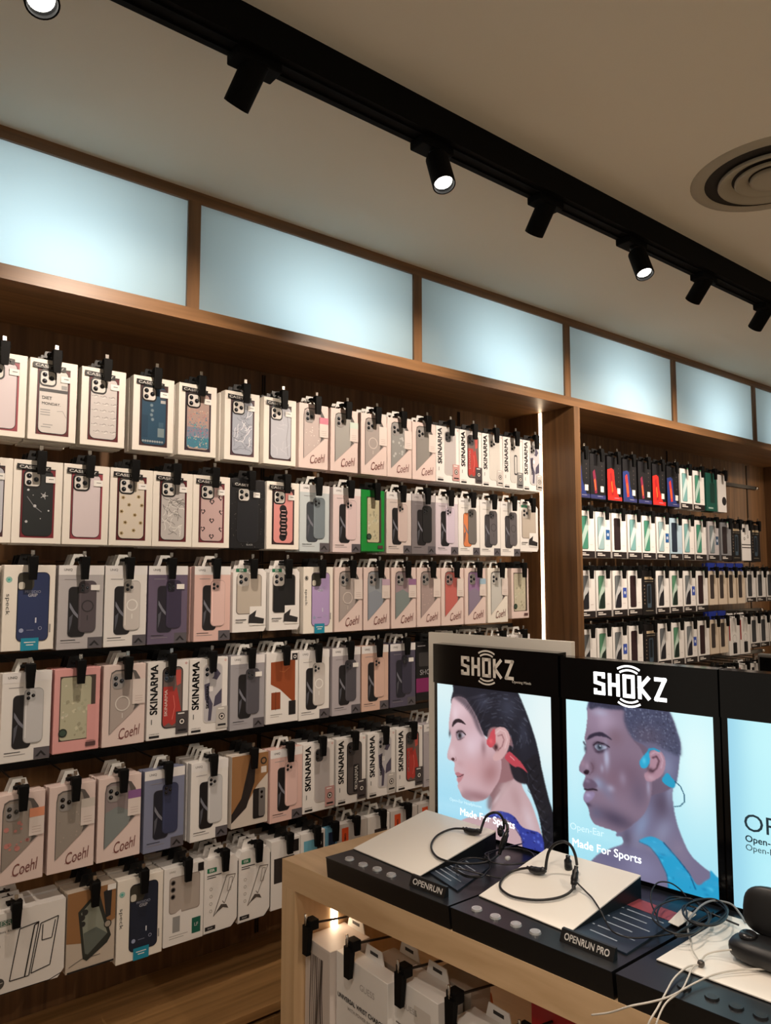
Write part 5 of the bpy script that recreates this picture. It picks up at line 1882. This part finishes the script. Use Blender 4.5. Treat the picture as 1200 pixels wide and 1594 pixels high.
LEAF = mat('leaflet_navy', (34, 44, 58), .35)
LEAFT = C(150, 162, 176)
TOPY = [(1.275, .962), (.957, .664), (.658, .345)]
S0 = [0.0, .322, .625]
CFG = [
    dict(lab='black counter display with woman portrait on lit screen', name='OPENRUN', pic=woman, logo=(.146, .136, 1.350, LOGOC)),
    dict(lab='black counter display with man portrait on lit screen', name='OPENRUN PRO', pic=man, logo=(.463, .142, 1.342, LITW)),
    dict(lab='black counter display with lettered plain blue lit screen', name=None, pic=plain, logo=(.78, .14, 1.342, LITW)),
]
for k, cfg in enumerate(CFG):
    ya, yb = TOPY[k]
    s0 = S0[k]
    s1 = s0 + (.316 if k == 0 else .300)
    t = thing('product_display', cfg['lab'], 'display stand', (0, 0, 0), 'headphone displays on the table')
    # base with chamfered top edge
    b = MB()
    xa, xb = bf(ya), bf(yb)
    xp = [Sp((1.275 - y) / .988, 0).x for y in (ya, yb)]
    b.hexa([(xa + .004, ya, .9502), (xb + .004, yb, .9502), (xp[1], yb, .9502), (xp[0], ya, .9502), (xa, ya, .988), (xb, yb, .988), (xp[1], yb, .988), (xp[0], ya, .988)], BLACK)
    b.build('base', t)
    b = MB(); b.hexa([(xa - .001, ya, .988), (xb - .001, yb, .988), (xp[1], yb, .988), (xp[0], ya, .988), (xa - .001, ya, .990), (xb - .001, yb, .990), (xp[1], yb, .990), (xp[0], ya, .990)], SLATE)
    b.build('top_plate', t)
    # sloping white board on a black wedge
    if k < 2:
        yl, yr = ((1.272, 1.082), (.954, .770))[k]
        xf = bf(yl) + .065, bf(yr) + .055
        xr = (1.145, 1.163) if k == 0 else (1.165, 1.190)
        zf, zr = .992, 1.031
    else:
        yl, yr = .640, .352
        xf = bf(yl) + .072, bf(yr) + .072
        xr = (1.235, 1.27)
        zf, zr = .992, .996
    b = MB(); b.hexa([(xf[0], yl, .990), (xf[1], yr, .990), (xr[1], yr, .990), (xr[0], yl, .990), (xf[0], yl, zf - .0005), (xf[1], yr, zf - .0005), (xr[1], yr, zr - .0025), (xr[0], yl, zr - .0025)], BLACK); b.build('wedge', t)
    b = MB(); b.hexa([(xf[0], yl, zf - .0005), (xf[1], yr, zf - .0005), (xr[1], yr, zr - .0025), (xr[0], yl, zr - .0025), (xf[0], yl, zf + .001), (xf[1], yr, zf + .001), (xr[1], yr, zr), (xr[0], yl, zr)], WHITEB); b.build('sloped_board', t)
    # buttons
    for (bx_, by_) in (((544, 1336), (565, 1345), (587, 1352), (609, 1361)), ((742, 1414), (771, 1426), (803, 1438), (833, 1450)), ((1065, 1535), (1108, 1551), (1146, 1566), (1184, 1580)))[k]:
        q = at(bx_, by_, Z=.992)
        b = MB()
        b.disc((q.x, q.y, .990), .0095, (0, 0, 1), SILVER if k < 2 else SLATE, 28, .003, .0085)
        b.disc((q.x, q.y, .9931), .0060, (0, 0, 1), C(150, 152, 156) if k < 2 else BLACK, 20)
        b.build('button', t)
    # leaflet card and name plate
    if k < 2:
        c4 = (((662, 1353), (709, 1322), (765, 1347), (712, 1386)), ((890, 1447), (985, 1396), (1085, 1412), (975, 1484)))[k]
        P = [at(x, y, Z=.993) for x, y in c4]
        b = MB()
        b.hexa([tuple(p - Vector((0, 0, .0028))) for p in P] + [tuple(p) for p in P], LEAF)
        ex = (P[3] - P[0]); ey = (P[1] - P[0])
        for r_ in range(7):
            f = .12 + r_ * .12
            for g0, g1 in (((.10, .14), (.20, .88)) if r_ % 2 else ((.20, .70),)):
                a0 = P[0] + ey * f + ex * g0; a1 = P[0] + ey * f + ex * g1
                dd = ey.normalized() * .0016
                z_ = Vector((0, 0, .0003))
                b.add([a0 - dd + z_, a1 - dd + z_, a1 + dd + z_, a0 + dd + z_], [(0, 1, 2, 3)], LEAFT)
        if k == 1:
            z_ = Vector((0, 0, .0004))
            b.add([P[0] + ey * .80 + z_, P[0] + ey * .80 + ex + z_, P[0] + ey + ex + z_, P[0] + ey + z_], [(0, 1, 2, 3)], C(150, 70, 76))
        b.build('leaflet', t)
        pa, pb = (at(639, 1379, Z=.990), at(688, 1398, Z=.990)) if k == 0 else (at(874, 1466, Z=.990), at(950, 1497, Z=.990))
        d = (pb - pa); L = d.length; d.normalize()
        nrm = Vector((d.y, -d.x, 0))
        if nrm.x > 0:
            nrm = -nrm
        hi = ZU * .017 - nrm * .008
        q = [pa - d * .004, pb + d * .004]
        b = MB()
        b.hexa([tuple(q[0]), tuple(q[1]), tuple(q[1] - nrm * .013), tuple(q[0] - nrm * .013), tuple(q[0] + hi), tuple(q[1] + hi), tuple(q[1] + hi - nrm * .005), tuple(q[0] + hi - nrm * .005)], BLACK)
        np_ = b.build('name_plate', t)
        b = MB()
        fn = hi.cross(d).normalized()
        if fn.dot(nrm) < 0:
            fn = -fn
        b.text(cfg['name'], (q[0] + q[1]) / 2 + hi * .5 + fn * .0006, d, hi, WHITE, width=L * .92, height=.0095, bold=.018)
        b.build('lettering', np_)
    # frame, header, screen
    b = MB(); slab(b, s0, s1, .9502, 1.384, 0, -.030, GLOSSB); b.build('frame', t)
    b = MB(); slab(b, s0, s1, 1.306, 1.392 if k == 0 else 1.386, .004, -.030, GLOSSB); hd = b.build('header', t)
    b = MB(); logo(b, cfg['logo'][0], cfg['logo'][2], cfg['logo'][1], cfg['logo'][3], .0046)
    if k == 0:
        b.text('Opening Minds', Sp(.232, 1.326, .0046), SD, ZU, LOGOC, width=.045)
    b.build('lettering', hd)
    o = bpy.data.objects.new('screen', cfg['pic']().mesh('screen', s0 + .009 if k < 2 else s0 + .010, s0 + .297 if k == 0 else s0 + .289, .998, 1.304 if k < 2 else 1.318, .0008))
    COL.objects.link(o); o.parent = t
    b = MB()
    if k == 0:
        b.text('Made For Sports', Sp(.140, 1.034, .0014), SD, ZU, SCRW, width=.138, bold=.008)
        b.text('Open-Ear Headphones', Sp(.085, 1.056, .0014), SD, ZU, SCRF, width=.085)
    elif k == 1:
        b.text('Made For Sports', Sp(.408, 1.032, .0014), SD, ZU, SCRW, width=.137, bold=.008)
        b.text('Open-Ear', Sp(.37, 1.062, .0014), SD, ZU, SCRF, width=.07)
    else:
        b.text('OPENFIT', Sp(.656, 1.140, .0014), SD, ZU, SCRD, width=.155, align='L')
        b.text('Open-Ear True Wireless', Sp(.657, 1.112, .0014), SD, ZU, SCRD, width=.150, align='L', bold=.015)
        b.text('Open-Ear for Comfort', Sp(.657, 1.098, .0014), SD, ZU, SCRD, width=.130, align='L')
    b.build('lettering', o)

p, q = at(667, 984, X=1.215), at(889, 1005, X=1.268)
b = MB()
b.hexa([(p.x, p.y, .9502), (q.x, q.y, .9502), (q.x + .012, q.y, .9502), (p.x + .012, p.y, .9502), (p.x, p.y, p.z), (q.x, q.y, p.z), (q.x + .012, q.y, p.z), (p.x + .012, p.y, p.z)], WHITEP)
tag(b.build('back_board'), 'white board standing behind the display with woman portrait', 'board')

# ------------------------------------------------------------------ headphones
RUB = mat('black_rubber', (18, 18, 20), .42)
RUBG = mat('black_rubber_gloss', (24, 24, 27), .25)


def spline(P, n=8):
    P = [Vector(p) for p in P]
    out = []
    for i in range(len(P) - 1):
        a, b_, c, d = P[max(i - 1, 0)], P[i], P[i + 1], P[min(i + 2, len(P) - 1)]
        for k in range(n):
            t = k / n
            out.append(.5 * ((2 * b_) + (c - a) * t + (2 * a - 5 * b_ + 4 * c - d) * t * t + (-a + 3 * b_ - 3 * c + d) * t ** 3))
    out.append(P[-1])
    return out


def part(name, P, r, m, par, n=10, sp=8):
    b = MB()
    Q = spline(P, sp) if sp else P
    if isinstance(r, (list, tuple)):
        r = [r[min(int(i * len(r) / len(Q)), len(r) - 1)] for i in range(len(Q))]
    b.tube(Q, r, m, n)
    return b.build(name, par)


def board_z(k, x, y):
    yl, yr = ((1.272, 1.082), (.954, .770))[k]
    xf = bf(yl) + .065
    xr = (1.145, 1.165)[k]
    A, B_, D_ = Vector((xf, yl, .993)), Vector((xr, yl, 1.031)), Vector((bf(yr) + .055, yr, .993))
    n = (B_ - A).cross(D_ - A)
    d = ray(x, y)
    c = Vector((0, 0, CAM_Z))
    p = c + d * ((A - c).dot(n) / d.dot(n))
    return p.z + .0028


def headphone(lab, band, zb, pod, arch, bud, pod2, bud2):
    t = thing('sport_headphones', lab, 'headphones', (0, 0, 0), 'open ear headphones on the displays')
    Pb = [at(x, y, Z=z) for (x, y), z in zip(band, zb)]
    part('neckband', Pb, .0021, RUB, t)
    x0 = Pb[0].x
    P = [at(x, y, X=x0 + .004 * i) for i, (x, y) in enumerate(pod)]
    part('control_pod', P, [.0030, .0058, .0066, .0066, .0062, .0045], RUBG, t, sp=5)
    x1 = P[-1].x
    A = [at(x, y, X=x1 + .006 * i) for i, (x, y) in enumerate(arch)]
    part('ear_hook', A, .0026, RUB, t)
    B = [at(x, y, X=A[-1].x) for x, y in bud]
    part('transducer', B, [.004, .0068, .0072, .005], RUBG, t, sp=5)
    x2 = Pb[-1].x
    P2 = [at(x, y, X=x2 + .006 * i) for i, (x, y) in enumerate(pod2)]
    part('control_pod', P2, [.0035, .0055, .0062, .0055, .0035], RUBG, t, sp=5)
    if bud2:
        part('ear_hook', [at(x, y, X=P2[-1].x + .003 * i) for i, (x, y) in enumerate(bud2)], .0028, RUB, t)


headphone('black open ear headphones in front of the woman portrait', [(722, 1290), (706, 1290), (690, 1295), (677, 1304), (671, 1318), (678, 1332), (694, 1340), (716, 1344), (742, 1344), (762, 1340), (777, 1330)],
          [board_z(0, 722, 1290) + .004, board_z(0, 706, 1290) + .001] + [board_z(0, *q) for q in ((690, 1295), (677, 1304), (671, 1318), (678, 1332), (694, 1340))] + [1.010, 1.008, 1.010, 1.014],
          [(720, 1289), (728, 1293), (738, 1295), (748, 1294)], [(748, 1294), (751, 1284), (756, 1272), (764, 1266), (773, 1265), (780, 1270), (784, 1280), (784, 1290)],
          [(779, 1286), (779, 1293), (781, 1302)], [(777, 1330), (781, 1318), (786, 1304), (790, 1292)], [(790, 1292), (789, 1284), (785, 1276)])
headphone('black open ear headphones before the man portrait', [(822, 1351), (808, 1353), (794, 1358), (782, 1368), (778, 1380), (787, 1390), (803, 1397), (836, 1401), (866, 1398), (884, 1391), (894, 1381)],
          [board_z(1, 822, 1351) + .004, board_z(1, 808, 1353) + .001] + [board_z(1, *q) for q in ((794, 1358), (782, 1368), (778, 1380), (787, 1390), (803, 1397), (836, 1401), (866, 1398), (884, 1391))] + [board_z(1, 894, 1381) + .004],
          [(820, 1350), (830, 1354), (840, 1356), (849, 1354)], [(849, 1354), (851, 1338), (855, 1324), (864, 1314), (877, 1310), (888, 1316), (895, 1330), (898, 1346)],
          [(884, 1332), (884, 1345), (886, 1358)], [(893, 1384), (893, 1374), (895, 1362), (897, 1348)], None)

# earbuds case on the third display
def ball(c, r, m, e=2.0, n=24, rot=None, k=16):
    """superellipsoid"""
    b = MB()
    vs, fs = [], []
    f = lambda v, p: math.copysign(abs(v) ** p, v)
    for i in range(k + 1):
        a = math.pi * (i / k - .5)
        for j in range(n):
            w = 2 * math.pi * j / n
            q = 2 / e
            p = Vector((r[0] * f(math.cos(a), q) * f(math.cos(w), q), r[1] * f(math.cos(a), q) * f(math.sin(w), q), r[2] * f(math.sin(a), q)))
            if rot is not None:
                p = rot @ p
            vs.append(p + Vector(c))
    for i in range(k):
        for j in range(n):
            fs.append((i * n + j, i * n + (j + 1) % n, (i + 1) * n + (j + 1) % n, (i + 1) * n + j))
    b.add(vs, fs, m, True)
    return b


q = at(1196, 1487, Z=1.010)
t = thing('earbud_case', 'black open clamshell earbud case on right white board', 'earbud case', tuple(q))
R1 = Matrix.Rotation(.12, 3, 'Z')
ball((0, 0, 0.002), (.030, .052, .0165), RUB, 3.0, rot=R1).build('case_bottom', t)
ball((.034, 0.0, .046), (.012, .048, .034), RUB, 3.0, rot=R1 @ Matrix.Rotation(.25, 3, 'Y')).build('case_lid', t)
ball((-.004, .026, .019), (.014, .012, .006), RUBG, 2.3, rot=R1).build('earbud', t)
ball((-.004, -.020, .019), (.014, .012, .006), RUBG, 2.3, rot=R1).build('earbud', t)

# ------------------------------------------------------------------ cables
CABB = mat('cable_black', (20, 20, 22), .4)
CABW = mat('cable_white', (196, 192, 184), .4)
CABG = mat('cable_grey', (130, 132, 134), .35)


def cable(lab, P, r, m, zs=.998):
    Q = [at(x, y, Z=(zs[i] if isinstance(zs, (list, tuple)) else zs)) for i, (x, y) in enumerate(P)]
    b = MB(); b.tube(spline(Q, 8), r, m, 8)
    return tag(b.build('cable'), lab, 'cable', 'loose cables on the displays')


def coil(cx, cy, rx, ry, turns, z0, seed, tail=()):
    r = random.Random(seed)
    P, zs = [], []
    n = int(turns * 10)
    for i in range(n + 1):
        a = 2 * math.pi * i / 10 + seed
        s = 1 + r.uniform(-.10, .10)
        P.append((cx + rx * s * math.cos(a) + r.uniform(-2, 2), cy + ry * s * math.sin(a)))
        zs.append(z0 + .004 + .010 * (0.5 + .5 * math.sin(a * .37 + seed)))
    for p in tail:
        P.append(p); zs.append(z0)
    return P, zs


P, zs = coil(737, 1350, 26, 15, 2.3, .996, 1.2, [(790, 1368), (820, 1352)])
cable('coiled black cable lying over the left navy leaflet', P, .0013, CABB, zs)
P, zs = coil(795, 1333, 36, 13, 2.2, 1.000, 2.4, [(830, 1310), (852, 1312)])
cable('black cable looped behind left headphones', P, .0013, CABB, zs)
P, zs = coil(1062, 1427, 42, 29, 2.2, 1.000, .6, [(1110, 1420)])
cable('large black cable loop over the right navy leaflet', P, .0016, CABB, zs)
P, zs = coil(1098, 1420, 34, 20, 3.1, 1.002, 3.1, [(1150, 1440)])
cable('tangled black cable beside the blank lit screen', P, .0015, CABB, zs)
cable('black security cable running from right headphones to tangle', [(896, 1372), (904, 1380), (913, 1389), (921, 1397), (928, 1407), (936, 1420), (944, 1436), (954, 1450), (972, 1458), (995, 1460), (1037, 1455), (1075, 1447)], .0014, CABB,
      [board_z(1, 896, 1372) + .006, board_z(1, 904, 1380) + .003, board_z(1, 913, 1389), board_z(1, 921, 1397), board_z(1, 928, 1407) + .001, 1.008, 1.000, .998, .997, .997, .998, 1.0])
cable('grey cable arched over the black tangle', [(1074, 1462), (1070, 1440), (1078, 1424), (1094, 1408), (1112, 1402), (1137, 1407), (1150, 1420), (1160, 1436)], .0017, CABG, [.998, 1.004, 1.010, 1.014, 1.014, 1.010, 1.004, .999])
cable('thin black cable arch below the man portrait', [(1022, 1425), (1014, 1406), (1014, 1388), (1024, 1374), (1042, 1374), (1058, 1384), (1068, 1396)], .0012, CABB, [.998, 1.006, 1.016, 1.024, 1.024, 1.014, 1.004])
cable('pale cable crossing table edge and lower right board', [(921, 1580), (950, 1576), (982, 1566), (1012, 1560), (1040, 1552), (1062, 1541), (1082, 1530), (1112, 1517), (1150, 1510), (1200, 1509), (1240, 1514)], .0013, CABW, [.952, .970, .992, .996, .996, .996, .996, .998, 1.0, 1.0, 1.0])
cable('pale cable curving from tether knob to bottom edge', [(1087, 1502), (1070, 1505), (1050, 1522), (1038, 1542), (1024, 1568), (1010, 1592), (1000, 1620)], .0013, CABW, [.997, .997, .996, .994, .992, .980, .955])
cable('second pale cable down to the bottom edge', [(1090, 1500), (1078, 1506), (1070, 1524), (1060, 1542), (1036, 1562), (1022, 1592), (1016, 1620)], .0012, CABW, [.997, .997, .996, .995, .993, .980, .955])
cable('pale cable from tether knob to earbud case', [(1090, 1499), (1098, 1487), (1115, 1481), (1142, 1478)], .0012, CABW, [.997, .999, 1.004, 1.012])
cable('short pale cable from arch to tether knob', [(1076, 1462), (1076, 1474), (1082, 1486), (1090, 1498)], .0009, CABW, [.998, .998, .997, .997])
q = at(1091, 1500, Z=.998)
b = ball(tuple(q), (.005, .005, .005), mat('knob_metal', (90, 84, 80), .3, metal=.6), 2.2, 14, k=10)
tag(b.build('tether_knob'), 'small dark knob joining the pale cables', 'cable knob')
for (x, y, z), lab in zip(((897, 1371, 1.026), (790, 1336, 1.004)), ('white tag on cable at right headphones', 'shiny connector behind the left headphones')):
    q = at(x, y, Z=z)
    b = ball(tuple(q), (.006, .004, .004), mat('connector_white', (226, 226, 226), .3), 3, 14, k=10)
    tag(b.build('cable_connector'), lab, 'connector')
q = [at(x, y, Z=.996) for x, y in ((1040, 1436), (1062, 1414), (1084, 1424), (1056, 1443))]
b = MB(); b.hexa([tuple(p) for p in q] + [tuple(p + Vector((0, 0, .001))) for p in q], WHITEP)
tag(b.build('paper_card'), 'small blank white card under the black cable loop', 'card')

# dark framed device behind the blank screen
p = at(1178, 1017, X=1.62)
b = MB(); b.box((1.62, p.y - .16, .9502), (1.635, p.y, p.z), mat('grey_frame', (90, 88, 84), .4), .004)
t = thing('tablet_stand', 'dark tablet with grey frame behind the displays', 'tablet', (0, 0, 0))
b.build('frame', t)
b = MB(); b.box((1.618, p.y - .155, .97), (1.6202, p.y - .006, p.z - .007), GLOSSB); b.build('glass', t)
